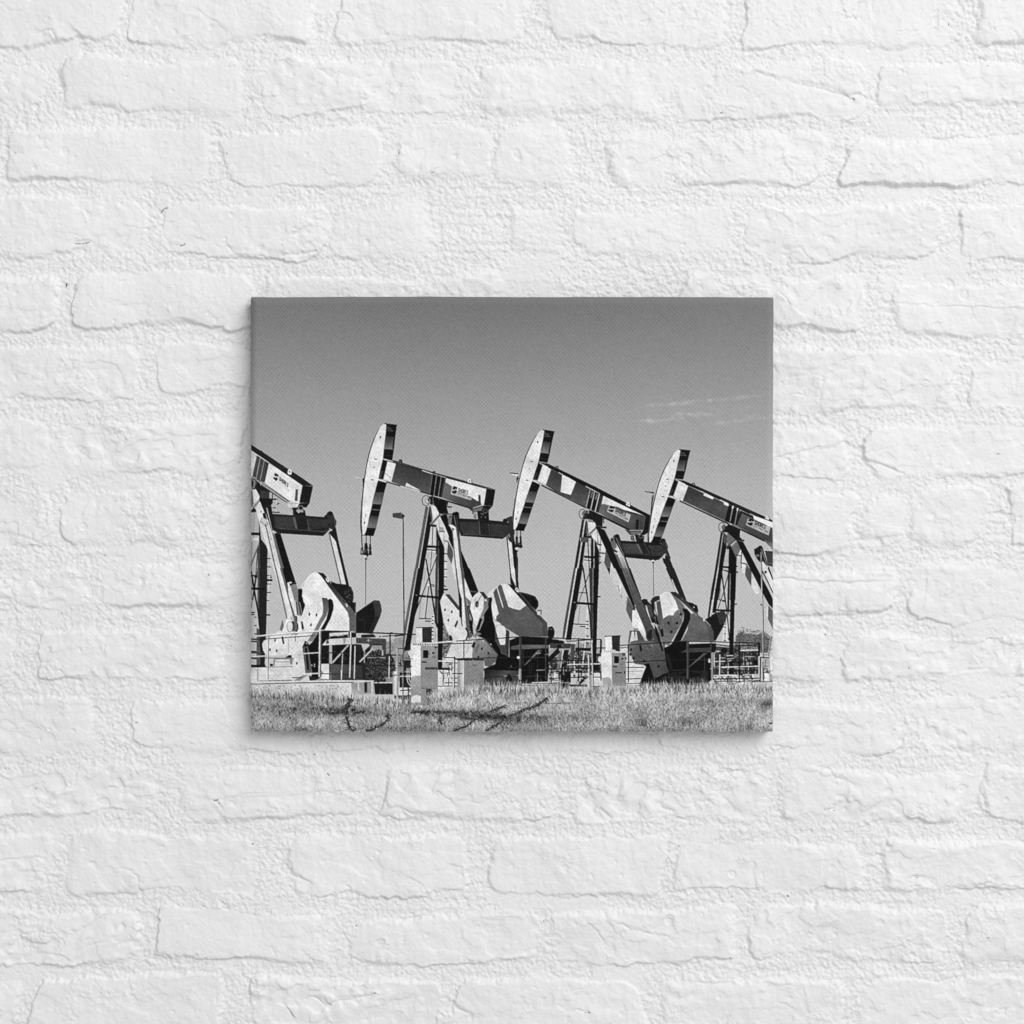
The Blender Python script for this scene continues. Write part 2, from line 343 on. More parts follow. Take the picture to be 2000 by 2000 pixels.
L(.85, 7, (254, 790), (248, 1300)); L(.3, 6, (263, 790), (258, 1300)); L(.6, 7, (497, 830), (497, 1000)); L(.1, 5, (575, 790), (575, 860)); L(.1, 14, (1690, 762), (1690, 1030)); E(.1, 1706, 762, 18, 12); L(.85, 12, (1680, 1030), (1676, 1290)); L(.8, 9, (1420, 1050), (1640, 1050)); L(.12, 14, (1620, 1020), (1930, 1020)); E(.8, 1590, 800, 8, 10)
# cables hanging from head of jack 2 and the lamp pole
piece('jack2', 'bridle_cable')
A_()
L(.12, 11, (1354, 1175), (1362, 1310)); L(.12, 9, (1408, 1175), (1408, 1290)); L(.12, 9, (1459, 1180), (1455, 1290))
L(.08, 15, (1362, 1305), (1378, 1395)); P(.07, (1392, 1265), (1420, 1265), (1430, 1320), (1432, 1400), (1385, 1400), (1386, 1320)); P(.07, (1444, 1275), (1464, 1275), (1474, 1400), (1440, 1400)); L(.1, 10, (1352, 1320), (1346, 1398)); L(.08, 17, (1345, 1392), (1475, 1398))
for q in ((1408, 1340), (1400, 1365), (1425, 1345), (1455, 1350), (1438, 1330)): E(.45, q[0], q[1], 6, 7)
P(.08, (1385, 1400), (1435, 1400), (1430, 1425), (1408, 1430)); E(.85, 1400, 1418, 16, 9); P(.1, (1395, 1440), (1420, 1440), (1418, 1460), (1396, 1460)); L(.42, 7, (1405, 1460), (1402, 1932)); L(.12, 8, (1404, 1465), (1403, 1570))
B_(); L(.35, 6, (1402, 0), (1402, 430))
piece('floodlight_pole')
A_(); P(.25, (1718, 915), (1820, 904), (1826, 982), (1720, 962)); L(.45, 4, (1720, 915), (1820, 906)); P(.1, (1824, 930), (1858, 932), (1858, 958), (1826, 958)); L(.12, 8, (1832, 915), (1832, 980)); L(.14, 13, (1842, 958), (1849, 1932)); L(.4, 4, (1839, 1000), (1845, 1500))
B_(); L(.15, 11, (1848, 0), (1852, 520)); L(.25, 12, (1852, 520), (1848, 1540)); E(.15, 1858, 520, 7, 10)

# ======================================================================= jack 2
J = 'jack2'
C_()
def horse_head(J):
    piece(J, 'horse_head')
    P(.08, (296, 165), (270, 215), (235, 290), (205, 370), (180, 450), (158, 540), (142, 640), (125, 740), (110, 850), (100, 960), (92, 1060), (82, 1150), (78, 1260), (82, 1340), (92, 1415), (125, 1415), (140, 1000), (300, 300), (310, 165))
    P(.45, (88, 1000), (95, 1000), (90, 1260), (96, 1400), (92, 1410), (84, 1260))
    P(.91, (385, 105), (355, 105), (325, 130), (297, 172), (267, 235), (237, 310), (207, 395), (182, 480), (162, 570), (147, 660), (132, 760), (120, 870), (110, 980), (103, 1090), (99, 1200), (99, 1310), (106, 1410), (125, 1410), (145, 1370), (165, 1290), (185, 1190), (210, 1090), (235, 980), (262, 860), (287, 770), (310, 660), (335, 560), (352, 450), (365, 330), (378, 220))
    P(.06, (385, 103), (508, 122), (490, 260), (475, 400), (455, 527), (345, 512), (352, 450), (365, 330), (378, 220))
    G(.3, (420, 130), .16, (420, 185), (384, 132), (440, 150), (465, 188), (381, 185)); L(.42, 5, (381, 185), (468, 190)); L(.2, 6, (385, 105), (508, 122)); L(.08, 11, (365, 103), (512, 122))
    P(.06, (380, 190), (492, 195), (488, 255), (377, 250))
    G(.2, (430, 260), .46, (430, 395), (377, 250), (488, 260), (472, 402), (360, 394)); P(.1, (470, 258), (490, 260), (474, 402), (455, 400)); L(.55, 6, (360, 396), (470, 404)); L(.14, 9, (357, 475), (460, 480))
    P(.06, (286, 772), (392, 798), (362, 905), (330, 1050), (297, 1190), (264, 1330), (235, 1422), (108, 1415), (125, 1410), (145, 1370), (165, 1290), (185, 1190), (210, 1090), (235, 980), (262, 860))
    G(.24, (300, 910), .46, (270, 1040), (250, 905), (357, 908), (326, 1046), (217, 1040)); L(.5, 5, (217, 1042), (325, 1048)); L(.6, 6, (203, 1109), (313, 1117))
    G(.2, (230, 1190), .46, (210, 1320), (189, 1184), (296, 1190), (263, 1328), (158, 1318)); L(.5, 6, (158, 1320), (262, 1328))
    P(.07, (344, 520), (398, 545), (352, 756), (294, 750), (315, 640)); P(.2, (325, 660), (350, 655), (325, 745), (303, 745))
    E(.06, 316, 262, 8, 15, .1); E(.1, 128, 1266, 7, 14, .1); E(.1, 243, 616, 6, 6); P(.05, (243, 513), (262, 516), (262, 513), (280, 521), (262, 525), (243, 519)); P(.05, (205, 758), (225, 760), (225, 757), (242, 764), (225, 769), (205, 763)); P(.62, (138, 1165), (150, 1162), (146, 1205), (134, 1205))
horse_head(J)
L(.93, 7, (20, 736), (118, 750)); L(.5, 3, (20, 742), (110, 752)); P(.1, (106, 745), (124, 745), (122, 830), (110, 870))
piece(J, 'samson_post')
# far light leg, ladder and dark rear leg
P(.06, (1015, 1185), (1095, 1160), (1120, 1280), (1172, 1400), (1168, 1575), (1110, 1440), (1060, 1300))
P(.86, (950, 1262), (1015, 1195), (1070, 1300), (1118, 1425), (1112, 1560), (1068, 1560), (1000, 1395))
L(.25, 11, (1000, 1368), (1070, 1372)); L(.5, 5, (1000, 1230), (1010, 1400)); L(.5, 5, (1062, 1350), (1060, 1560)); L(.3, 12, (1070, 1475), (1110, 1490)); P(.6, (1000, 1310), (1060, 1320), (1060, 1360), (1005, 1365))
P(.84, (1066, 1560), (1105, 1555), (1092, 1932), (1064, 1932)); 
for y in (1628, 1718, 1810, 1902): L(.12, 11, (1066, y), (1098, y+2))
P(.32, (1110, 1480), (1168, 1600), (1172, 1795), (1098, 1640)); P(.86, (1168, 1660), (1220, 1932), (1185, 1932), (1150, 1760))
# near legs
P(.33, (845, 1072), (884, 1072), (735, 1932), (700, 1932)); P(.07, (892, 1062), (928, 1180), (916, 1290), (880, 1480), (840, 1700), (806, 1932), (748, 1932)); P(.3, (905, 1070), (926, 1180), (916, 1260), (895, 1150)); L(.82, 8, (886, 1072), (742, 1932)); L(.8, 6, (860, 1075), (886, 1075))
P(.25, (968, 1320), (995, 1450), (1000, 1932), (962, 1932)); P(.06, (975, 1305), (1000, 1395), (1066, 1560), (1062, 1932), (1000, 1932), (985, 1460)); L(.6, 4, (998, 1480), (996, 1932))
P(.78, (905, 1310), (968, 1320), (970, 1560), (880, 1510)); L(.1, 8, (932, 1310), (922, 1545)); L(.1, 26, (895, 1296), (975, 1304))
L(.06, 26, (865, 1545), (1012, 1550)); L(.1, 10, (862, 1582), (968, 1590)); L(.9, 10, (865, 1600), (970, 1606)); L(.07, 14, (975, 1560), (975, 1640)); P(.76, (858, 1640), (975, 1640), (895, 1850)); L(.1, 7, (918, 1600), (900, 1830)); L(.88, 5, (912, 1590), (895, 1840))
L(.07, 14, (850, 1690), (893, 1932)); L(.14, 9, (984, 1640), (898, 1870)); L(.9, 4, (980, 1630), (905, 1820))
D_()
P(.36, (238, 0), (268, 0), (150, 680), (105, 930), (92, 930), (122, 640)); P(.07, (276, 0), (345, 0), (270, 470), (242, 560), (192, 880), (122, 925)); L(.85, 7, (272, 0), (155, 680), (116, 930)); P(.1, (118, 925), (190, 880), (185, 960), (118, 970))
P(.24, (482, 0), (512, 0), (505, 690), (472, 640)); P(.06, (520, 0), (584, 0), (580, 285), (535, 390), (562, 540), (572, 620), (560, 1192), (510, 1192), (506, 700)); L(.6, 4, (512, 0), (508, 640))
L(.06, 17, (386, 0), (412, 130), (500, 700)); L(.1, 10, (446, 0), (392, 140), (268, 470)); L(.06, 25, (248, 320), (530, 346)); E(.7, 258, 316, 10, 5)
L(.5, 4, (358, 0), (350, 150)); L(.12, 9, (405, 200), (362, 590)); L(.85, 5, (390, 200), (335, 590)); L(.4, 4, (310, 350), (292, 590)); E(.9, 397, 198, 16, 12); L(.1, 8, (420, 192), (470, 196)); L(.12, 8, (430, 210), (470, 212))
L(.06, 10, (290, 590), (438, 593)); L(.06, 12, (362, 620), (428, 622)); L(.86, 17, (458, 550), (445, 870)); L(.8, 5, (430, 560), (438, 640))
for y in (568, 612, 650, 698, 740, 785, 830): L(.12, 10, (440, y), (462, y+2))
L(.7, 9, (585, 0), (592, 240)); 
for y in (10, 102): L(.12, 11, (583, y), (610, y+2))
L(.06, 20, (578, 250), (626, 250)); L(.1, 12, (583, 205), (605, 215)); P(.8, (470, 660), (505, 700), (505, 860), (465, 860))
L(.5, 5, (482, 700), (480, 860))
C_()
P(.06, (930, 955), (1112, 1012), (1108, 1055), (1090, 1062), (1098, 1100), (1112, 1155), (1130, 1172), (1000, 1165), (945, 1060)); P(.87, (913, 1065), (960, 1070), (1008, 1160), (942, 1248), (925, 1180))
P(.1, (880, 960), (935, 950), (938, 1055), (900, 1050), (890, 1000)); O(.13, 6, 850, 1006, 46, 60); E(.55, 872, 1010, 30, 34); E(.8, 862, 1012, 14, 22); E(.15, 880, 1000, 10, 16); L(.5, 5, (932, 960), (930, 1050)); E(.5, 1004, 993, 6, 6)
O(.4, 5, 1128, 1040, 32, 52); L(.08, 11, (1090, 1075), (1166, 1082)); L(.88, 6, (1164, 1025), (1154, 1160)); L(.3, 15, (1000, 1160), (1160, 1166)); L(.45, 15, (1010, 1168), (902, 1285)); L(.1, 6, (1018, 1175), (912, 1290)); L(.85, 5, (1000, 1166), (898, 1280))
piece(J, 'walking_beam')
P(.13, (345, 510), (460, 530), (540, 552), (960, 680), (1345, 785), (1665, 876), (1560, 872), (1085, 745), (820, 675), (500, 578), (400, 548)); L(.4, 6, (470, 545), (840, 650)); L(.3, 5, (960, 690), (1560, 860)); P(.1, (525, 560), (535, 525), (560, 520), (575, 540), (572, 568)); E(.35, 546, 548, 9, 12); E(.1, 946, 668, 16, 8); E(.4, 1590, 865, 60, 6, .2)
P(.9, (400, 545), (498, 572), (445, 785), (350, 756)); L(.3, 5, (365, 678), (442, 740))
G(.22, (700, 640), .33, (660, 860), (498, 570), (925, 695), (892, 932), (600, 845), (445, 785)); L(.95, 9, (348, 517), (462, 548)); L(.95, 9, (805, 652), (925, 692), (1085, 738))
P(.88, (622, 795), (690, 835), (800, 892), (605, 838)); L(.9, 9, (292, 757), (395, 792)); L(.08, 12, (385, 786), (560, 838)); L(.85, 10, (548, 836), (782, 898)); L(.08, 12, (782, 900), (935, 945))
P(.06, (925, 693), (1086, 740), (1042, 972), (890, 935)); L(.55, 6, (926, 695), (895, 930)); L(.75, 6, (976, 710), (943, 945)); L(.75, 6, (1030, 724), (994, 962)); P(.2, (1060, 736), (1084, 742), (1042, 968), (1022, 962))
P(.91, (1086, 742), (1560, 870), (1530, 1062), (1500, 1052), (1385, 975), (1150, 835), (1076, 790))
G(.38, (1150, 900), .22, (1400, 1070), (1080, 790), (1150, 835), (1225, 885), (1385, 968), (1470, 1020), (1512, 1062), (1390, 1104), (1340, 1085), (1045, 975))
P(.22, (1463, 940), (1490, 940), (1496, 1055), (1468, 1058)); L(.08, 15, (955, 968), (1360, 1092)); L(.7, 5, (950, 958), (1110, 1006))
P(.42, (1340, 1085), (1390, 1105), (1532, 1062), (1512, 1110), (1432, 1146), (1402, 1142)); L(.08, 9, (1345, 1088), (1400, 1106), (1528, 1070)); L(.8, 7, (1400, 1095), (1528, 1052)); P(.25, (1340, 1090), (1395, 1112), (1420, 1145), (1400, 1142))
P(.07, (1560, 870), (1665, 880), (1635, 1066), (1530, 1062)); P(.06, (1530, 1068), (1635, 1068), (1612, 1092), (1575, 1132), (1500, 1120)); L(.4, 4, (1532, 1064), (1632, 1070))
E(.93, 1362, 775, 22, 22); P(.93, (1340, 778), (1386, 775), (1390, 802), (1335, 788)); E(.15, 1361, 775, 7, 10); L(.1, 6, (1385, 762), (1390, 800))
piece(J, 'equalizer_beam')
P(.07, (1450, 1132), (1510, 1120), (1585, 1120), (1592, 1245), (1465, 1238)); E(.33, 1545, 1128, 30, 30); E(.1, 1545, 1124, 20, 20); P(.35, (1485, 1150), (1530, 1160), (1530, 1178), (1500, 1172)); E(.3, 1500, 1200, 8, 14); E(.35, 1548, 1202, 9, 14)
P(.66, (1405, 1148), (1450, 1150), (1458, 1232), (1412, 1222)); E(.35, 1428, 1190, 15, 26); E(.6, 1430, 1190, 8, 16); E(.12, 1402, 1155, 9, 10)
P(.1, (1240, 1215), (1460, 1225), (1755, 1250), (1830, 1270), (1836, 1395), (1750, 1456), (1258, 1420), (1245, 1360))
P(.2, (1248, 1255), (1462, 1262), (1482, 1406), (1290, 1398), (1250, 1345)); P(.13, (1490, 1268), (1585, 1274), (1596, 1408), (1496, 1406)); P(.2, (1606, 1276), (1815, 1296), (1828, 1380), (1756, 1422), (1612, 1412))
L(.42, 8, (1470, 1245), (1486, 1405)); L(.3, 10, (1588, 1280), (1600, 1410)); L(.42, 4, (1290, 1400), (1756, 1426), (1830, 1390)); E(.75, 1832, 1395, 9, 9)
piece(J, 'pitman_arm')
P(.05, (1225, 1450), (1246, 1440), (1262, 1590), (1408, 1932), (1312, 1932), (1250, 1620))
P(.45, (1112, 1180), (1165, 1180), (1172, 1240), (1152, 1292), (1108, 1270)); E(.3, 1135, 1195, 12, 16)
P(.9, (1110, 1288), (1160, 1300), (1205, 1310), (1212, 1370), (1262, 1932), (1210, 1932), (1165, 1345)); P(.1, (1150, 1320), (1185, 1340), (1170, 1360)); L(.35, 11, (1158, 1350), (1214, 1932))
P(.33, (1220, 1440), (1244, 1480), (1302, 1932), (1264, 1932)); P(.09, (1160, 1150), (1205, 1136), (1235, 1155), (1242, 1200), (1245, 1445), (1218, 1440), (1200, 1320), (1150, 1280)); L(.55, 7, (1180, 1180), (1228, 1440)); L(.35, 5, (1210, 1170), (1238, 1430)); E(.06, 1210, 1160, 28, 24)
P(.18, (1812, 1205), (1842, 1190), (1868, 1192), (1872, 1230), (1868, 1300), (1890, 1482), (1860, 1525), (1830, 1410)); E(.09, 1782, 1240, 30, 24); E(.1, 1808, 1215, 10, 14)
P(.87, (1815, 1490), (1860, 1530), (1912, 1932), (1866, 1932)); L(.16, 10, (1802, 1425), (1848, 1932)); P(.08, (1870, 1480), (1892, 1480), (1932, 1700), (1932, 1932), (1912, 1932), (1858, 1530)); P(.1, (1812, 1410), (1850, 1470), (1852, 1500), (1822, 1480))
E_()
P(.87, (130, 1400), (180, 1440), (214, 1900), (172, 1830)); L(.14, 10, (118, 1370), (172, 1900)); P(.08, (176, 1430), (196, 1430), (252, 1932), (222, 1932)); P(.18, (130, 1150), (190, 1135), (205, 1300), (205, 1420), (175, 1440), (150, 1330)); P(.1, (135, 1345), (165, 1400), (180, 1440), (150, 1425)); P(.12, (165, 1790), (210, 1932), (170, 1932))
D_()
P(.87, (1362, 0), (1412, 0), (1430, 225), (1378, 110)); L(.1, 11, (1358, 0), (1366, 160)); P(.12, (1366, 90), (1432, 228), (1402, 215), (1362, 180)); P(.07, (1412, 0), (1442, 0), (1462, 268), (1430, 235))
P(.88, (735, 0), (776, 0), (815, 350), (846, 690), (800, 700), (782, 350)); L(.2, 11, (724, 0), (796, 680)); P(.08, (748, 225), (790, 360), (795, 600), (765, 570)); 
P(.06, (815, 0), (882, 0), (986, 272), (918, 348), (880, 270), (820, 120)); L(.3, 14, (884, 268), (982, 280)); P(.9, (818, 100), (880, 262), (914, 350), (888, 384), (835, 330)); P(.45, (832, 335), (892, 384), (902, 430), (868, 450))
P(.06, (850, 440), (892, 440), (925, 600), (918, 680), (930, 805), (880, 720)); P(.5, (885, 520), (915, 600), (900, 620), (880, 600))
P(.34, (776, 0), (810, 0), (832, 330), (862, 480), (884, 690), (915, 800), (872, 835), (842, 690), (815, 350)); L(.75, 4, (868, 450), (885, 600))
for q in ((830, 470), (842, 580), (845, 560)): E(.2, q[0], q[1], 4, 6)
piece(J, 'crank_counterweight')
P(.88, (580, 305), (640, 330), (750, 480), (758, 570), (795, 690), (745, 722), (690, 802), (640, 785), (610, 705), (562, 545), (535, 385)); P(.22, (600, 305), (646, 306), (758, 450), (764, 492), (748, 488)); L(.15, 5, (600, 310), (750, 490))
for q in ((593, 487), (673, 512), (633, 610)): E(.08, q[0], q[1], 10, 17, .2)
P(.08, (735, 608), (750, 625), (722, 697), (703, 680))
P(.87, (745, 720), (800, 690), (846, 700), (862, 830), (925, 840), (916, 1065), (590, 1085), (600, 1060), (690, 830)); P(.8, (590, 1085), (745, 1070), (742, 1260), (720, 1255), (650, 1180)); P(.4, (590, 1090), (690, 1220), (650, 1185)); P(.1, (740, 1210), (740, 1260), (718, 1258))
for i in range(70): E(.62+.2*RNG.random(), 640+260*RNG.random(), 720+330*RNG.random(), 2+3*RNG.random(), 2+4*RNG.random())
L(.08, 17, (838, 705), (862, 745), (862, 790), (845, 832)); P(.08, (640, 790), (670, 785), (680, 850), (655, 870))
P(.89, (915, 350), (945, 310), (990, 280), (1030, 310), (1055, 370), (1050, 430), (1025, 510), (1000, 575), (962, 685), (930, 610), (885, 470), (902, 400)); E(.15, 970, 422, 21, 40, .05); E(.45, 975, 430, 8, 22); L(.15, 5, (1022, 318), (985, 385)); L(.4, 4, (950, 340), (940, 480))
G(.45, (1080, 400), .6, (1000, 720), (1050, 380), (1105, 400), (1100, 462), (1050, 545), (1052, 610), (1000, 730), (945, 742), (1000, 580), (1042, 490)); P(.06, (1002, 588), (1036, 590), (992, 722), (952, 738)); L(.7, 5, (1045, 560), (1005, 700)); P(.18, (998, 275), (1048, 280), (1098, 347), (1060, 362))
P(.88, (1090, 300), (1150, 250), (1180, 235), (1160, 300), (1150, 340), (1100, 345)); E(.3, 1072, 376, 22, 20); E(.9, 1070, 376, 14, 14); P(.06, (1090, 350), (1135, 340), (1165, 395), (1140, 400), (1100, 395)); E(.4, 1105, 370, 8, 12)
piece(J, 'base_skid')
P(.045, (1100, 400), (1138, 390), (1140, 470), (1160, 620), (1180, 680), (1185, 800), (1215, 900), (1260, 1000), (1340, 1042), (1480, 1050), (1480, 1340), (1050, 1365), (1048, 1180), (1180, 1125), (1215, 1000), (1060, 830), (985, 800), (960, 740), (1000, 730), (1052, 610), (1050, 545), (1102, 462))
P(.05, (1350, 845), (1470, 800), (1800, 825), (1932, 840), (1932, 872), (1812, 900), (1805, 1330), (1490, 1338), (1350, 1060))
piece(J, 'gearbox')
P(.9, (1160, 260), (1200, 215), (1240, 190), (1290, 180), (1340, 190), (1400, 240), (1548, 432), (1470, 492), (1340, 455), (1290, 470), (1230, 520), (1192, 610), (1150, 545), (1138, 450))
P(.34, (1160, 285), (1180, 250), (1240, 190), (1258, 200), (1338, 452), (1398, 478), (1470, 492), (1548, 435), (1725, 632), (1738, 802), (1470, 802), (1300, 700), (1192, 612), (1198, 560), (1225, 535)); L(.86, 13, (1203, 222), (1275, 462))
P(.9, (1430, 475), (1470, 455), (1490, 480), (1470, 490))
G(.08, (1400, 220), .3, (1760, 760), (1330, 184), (1400, 200), (1452, 272), (1640, 480), (1792, 642), (1805, 802), (1738, 802), (1728, 640), (1545, 430))
P(.07, (1460, 275), (1570, 300), (1652, 330), (1690, 390), (1692, 440), (1662, 492), (1640, 478)); O(.28, 6, 1655, 420, 34, 60); E(.05, 1640, 410, 28, 50); L(.3, 5, (1480, 285), (1640, 335)); E(.07, 1840, 755, 40, 74); P(.07, (1805, 690), (1850, 684), (1850, 830), (1805, 832)); L(.6, 5, (1825, 715), (1860, 716)); L(.1, 9, (1680, 495), (1722, 495), (1722, 545)); P(.85, (1672, 520), (1700, 515), (1712, 555), (1680, 545))
E(.92, 1436, 248, 19, 20); P(.92, (1422, 250), (1456, 245), (1458, 285), (1440, 280)); E(.1, 1437, 250, 7, 10)
piece(J, 'crank_counterweight')
P(.9, (1178, 632), (1220, 630), (1252, 655), (1180, 662)); P(.26, (1178, 670), (1200, 760), (1240, 900), (1300, 900), (1335, 1042), (1265, 1000), (1180, 850)); P(.9, (1212, 668), (1290, 680), (1310, 742), (1305, 870), (1290, 897), (1250, 897), (1222, 835), (1190, 725)); P(.2, (1310, 715), (1350, 742), (1342, 1042), (1320, 1030), (1300, 900))
G(.52, (950, 900), .4, (1180, 1050), (925, 870), (990, 822), (1062, 822), (1212, 1000), (1192, 1090), (1130, 1152), (1062, 1150), (1050, 1080), (908, 1062)); L(.22, 15, (1062, 830), (1212, 1008)); P(.36, (1120, 1000), (1180, 1010), (1190, 1090), (1130, 1152), (1065, 1150), (1060, 1085)); P(.08, (930, 860), (952, 880), (932, 942), (904, 920)); P(.4, (980, 880), (1010, 890), (960, 1000), (935, 985))
for q in ((1027, 945), (1103, 998), (985, 1045), (858, 1042)): E(.1, q[0], q[1], 11, 17, .2)
L(.85, 8, (1035, 845), (1048, 868)); L(.9, 9, (1125, 885), (1138, 900)); P(.5, (930, 790), (960, 750), (1010, 760), (1020, 775), (960, 800), (960, 830)); P(.86, (868, 885), (905, 885), (880, 1050), (835, 1050)); L(.5, 4, (868, 930), (835, 1010))
piece(J, 'base_skid')
G(.3, (1370, 930), .4, (1700, 920), (1370, 918), (1470, 897), (1805, 900), (1805, 937), (1370, 957)); P(.28, (1825, 880), (1932, 885), (1932, 940), (1825, 938)); P(.34, (1524, 1142), (1692, 958), (1722, 965), (1540, 1135)); L(.6, 4, (1524, 1140), (1692, 958)); O(.4, 4, 1712, 972, 14, 18); L(.2, 8, (1510, 960), (1510, 1150)); P(.25, (1360, 1140), (1380, 1140), (1380, 1165), (1360, 1165)); P(.1, (1800, 1050), (1932, 920), (1932, 980), (1800, 1100))
G(.12, (1100, 1190), .27, (1200, 1310), (1050, 1185), (1180, 1195), (1480, 1205), (1480, 1345), (1050, 1368)); P(.06, (1310, 1290), (1345, 1235), (1382, 1290), (1380, 1325), (1310, 1325)); L(.9, 13, (1285, 1270), (1320, 1268)); L(.8, 12, (1435, 1268), (1472, 1262)); L(.06, 22, (1050, 1368), (1490, 1362)); P(.86, (1605, 1345), (1680, 1330), (1720, 1345), (1640, 1355)); L(.06, 22, (1490, 1345), (1932, 1345)); L(.5, 5, (1060, 1300), (1110, 1360)); P(.8, (1755, 1420), (1800, 1370), (1810, 1440), (1770, 1450))
P(.86, (510, 1195), (742, 1200), (742, 1390), (510, 1420)); L(.1, 10, (590, 1345), (740, 1345)); L(.1, 8, (510, 1385), (740, 1382)); L(.55, 15, (572, 1200), (572, 1370)); L(.1, 10, (530, 1205), (565, 1240)); P(.06, (510, 1168), (640, 1168), (655, 1195), (510, 1195)); L(.88, 15, (512, 1088), (740, 1095)); L(.1, 8, (660, 1290), (740, 1290)); L(.15, 8, (600, 1108), (740, 1112)); P(.88, (510, 1395), (605, 1385), (605, 1420), (510, 1425)); L(.6, 5, (512, 1290), (660, 1285))
piece(J, 'guard_rail')
L(.1, 10, (730, 855), (1060, 832), (1480, 806), (1932, 822)); L(.9, 15, (450, 876), (690, 858)); L(.4, 5, (500, 884), (690, 868)); L(.13, 10, (570, 888), (912, 880)); L(.2, 10, (575, 1048), (700, 1050)); L(.1, 14, (705, 1066), (930, 1072), (1050, 1070)); L(.14, 10, (700, 1062), (1180, 1050), (1440, 1046)); L(.25, 6, (1485, 1042), (1780, 1048)); L(.2, 6, (1330, 1170), (1470, 1170)); L(.12, 7, (1050, 1276), (1470, 1270)); L(.3, 5, (1490, 1266), (1780, 1268))
L(.14, 10, (815, 850), (815, 1065)); L(.22, 26, (1479, 800), (1476, 1310)); L(.4, 5, (1468, 800), (1466, 1180)); L(.9, 10, (1468, 1180), (1464, 1308)); L(.85, 8, (1483, 1180), (1482, 1308)); L(.25, 12, (1776, 822), (1776, 1300)); L(.8, 8, (1776, 1180), (1775, 1300)); E(.9, 1455, 1048, 18, 16); L(.3, 5, (1680, 1000), (1680, 1330)); L(.7, 6, (1680, 1230), (1680, 1330)); E(.1, 705, 1050, 12, 12)
L(.12, 12, (0, 768), (250, 777)); L(.12, 10, (0, 800), (120, 785))
# cabinets in front of jack 2
piece('pipework')
P(.9, (0, 1210), (26, 1210), (26, 1485), (0, 1480)); P(.5, (60, 1010), (190, 1010), (190, 1220), (60, 1220)); P(.1, (60, 1222), (195, 1222), (195, 1400), (60, 1400)); P(.86, (50, 1400), (195, 1400), (195, 1496), (50, 1496)); P(.1, (0, 1494), (195, 1490), (195, 1545), (0, 1535)); E(.55, 140, 1055, 40, 40); P(.92, (158, 980), (196, 960), (196, 1075), (175, 1040)); P(.12, (110, 1080), (190, 1080), (185, 1210), (110, 1200))
L(.15, 9, (30, 943), (190, 943)); L(.5, 24, (36, 935), (34, 1560)); L(.85, 9, (30, 935), (28, 1560)); L(.35, 14, (101, 960), (100, 1560)); L(.7, 5, (95, 960), (95, 1500)); L(.3, 7, (75, 1060), (60, 1180)); L(.15, 8, (40, 1147), (195, 1147)); L(.85, 12, (60, 1268), (195, 1268)); L(.82, 10, (150, 1175), (150, 1310), (165, 1360), (192, 1382)); L(.82, 10, (172, 1175), (172, 1300), (195, 1350)); L(.1, 9, (0, 1018), (28, 1020)); L(.1, 9, (0, 1170), (28, 1170)); L(.1, 9, (0, 1255), (28, 1255)); L(.4, 10, (155, 1500), (155, 1550))
piece('control_cabinet')
P(.93, (197, 905), (310, 908), (310, 1582), (197, 1570)); P(.64, (197, 1283), (225, 1265), (310, 1258), (310, 1505), (270, 1488), (225, 1500), (197, 1540)); G(.6, (320, 920), .54, (500, 1400), (310, 905), (510, 910), (510, 1412), (310, 1410)); L(.3, 5, (312, 1412), (510, 1412)); L(.45, 4, (311, 910), (311, 1410))
P(.6, (310, 1414), (376, 1414), (368, 1550), (310, 1582)); P(.55, (440, 1414), (510, 1420), (510, 1505), (440, 1495)); leaves([(376, 1416), (440, 1416), (442, 1530), (368, 1545)], 40, .04, .5, 7, 14, .12)
P(.06, (337, 960), (398, 962), (396, 1055), (337, 1053)); L(.75, 4, (332, 955), (404, 957)); E(.05, 456, 996, 14, 12, -.5); L(.1, 6, (445, 1005), (475, 985)); E(.1, 406, 1005, 5, 7); L(.25, 6, (442, 1040), (482, 1040)); L(.35, 4, (442, 1052), (482, 1052)); L(.08, 15, (318, 1102), (376, 1102)); L(.15, 26, (362, 1175), (478, 1175)); L(.45, 6, (375, 1172), (462, 1170)); P(.08, (487, 1158), (502, 1158), (502, 1192), (487, 1190)); E(.1, 480, 930, 9, 12); E(.1, 498, 926, 7, 9); L(.55, 4, (330, 905), (330, 920))
P(.9, (254, 706), (328, 700), (328, 875), (254, 872)); P(.12, (325, 690), (440, 690), (438, 870), (328, 870))
for y in range(705, 866, 15): L(.26, 5, (332, y), (434, y))
L(.12, 6, (252, 697), (455, 690)); P(.86, (200, 882), (505, 876), (512, 908), (197, 906))
for x in range(222, 500, 27): L(.1, 10, (x, 885+6*RNG.random()), (x+6+10*RNG.random(), 900))
piece('junction_box')
P(.78, (740, 1075), (815, 1080), (815, 1430), (740, 1422)); P(.62, (740, 1075), (772, 1078), (772, 1426), (740, 1422)); L(.93, 9, (808, 1082), (806, 1428)); G(.56, (900, 1100), .5, (1000, 1400), (818, 1084), (1048, 1086), (1045, 1425), (816, 1430)); L(.15, 9, (918, 1138), (962, 1138)); L(.4, 5, (930, 1158), (955, 1160)); L(.12, 9, (740, 1078), (1048, 1080)); L(.9, 6, (1052, 1205), (1050, 1280)); L(.1, 8, (735, 1432), (880, 1434)); L(.85, 7, (915, 1078), (930, 1082))
piece('junction_box')
L(.8, 17, (694, 1060), (690, 1490)); L(.12, 9, (707, 1075), (706, 1410)); 

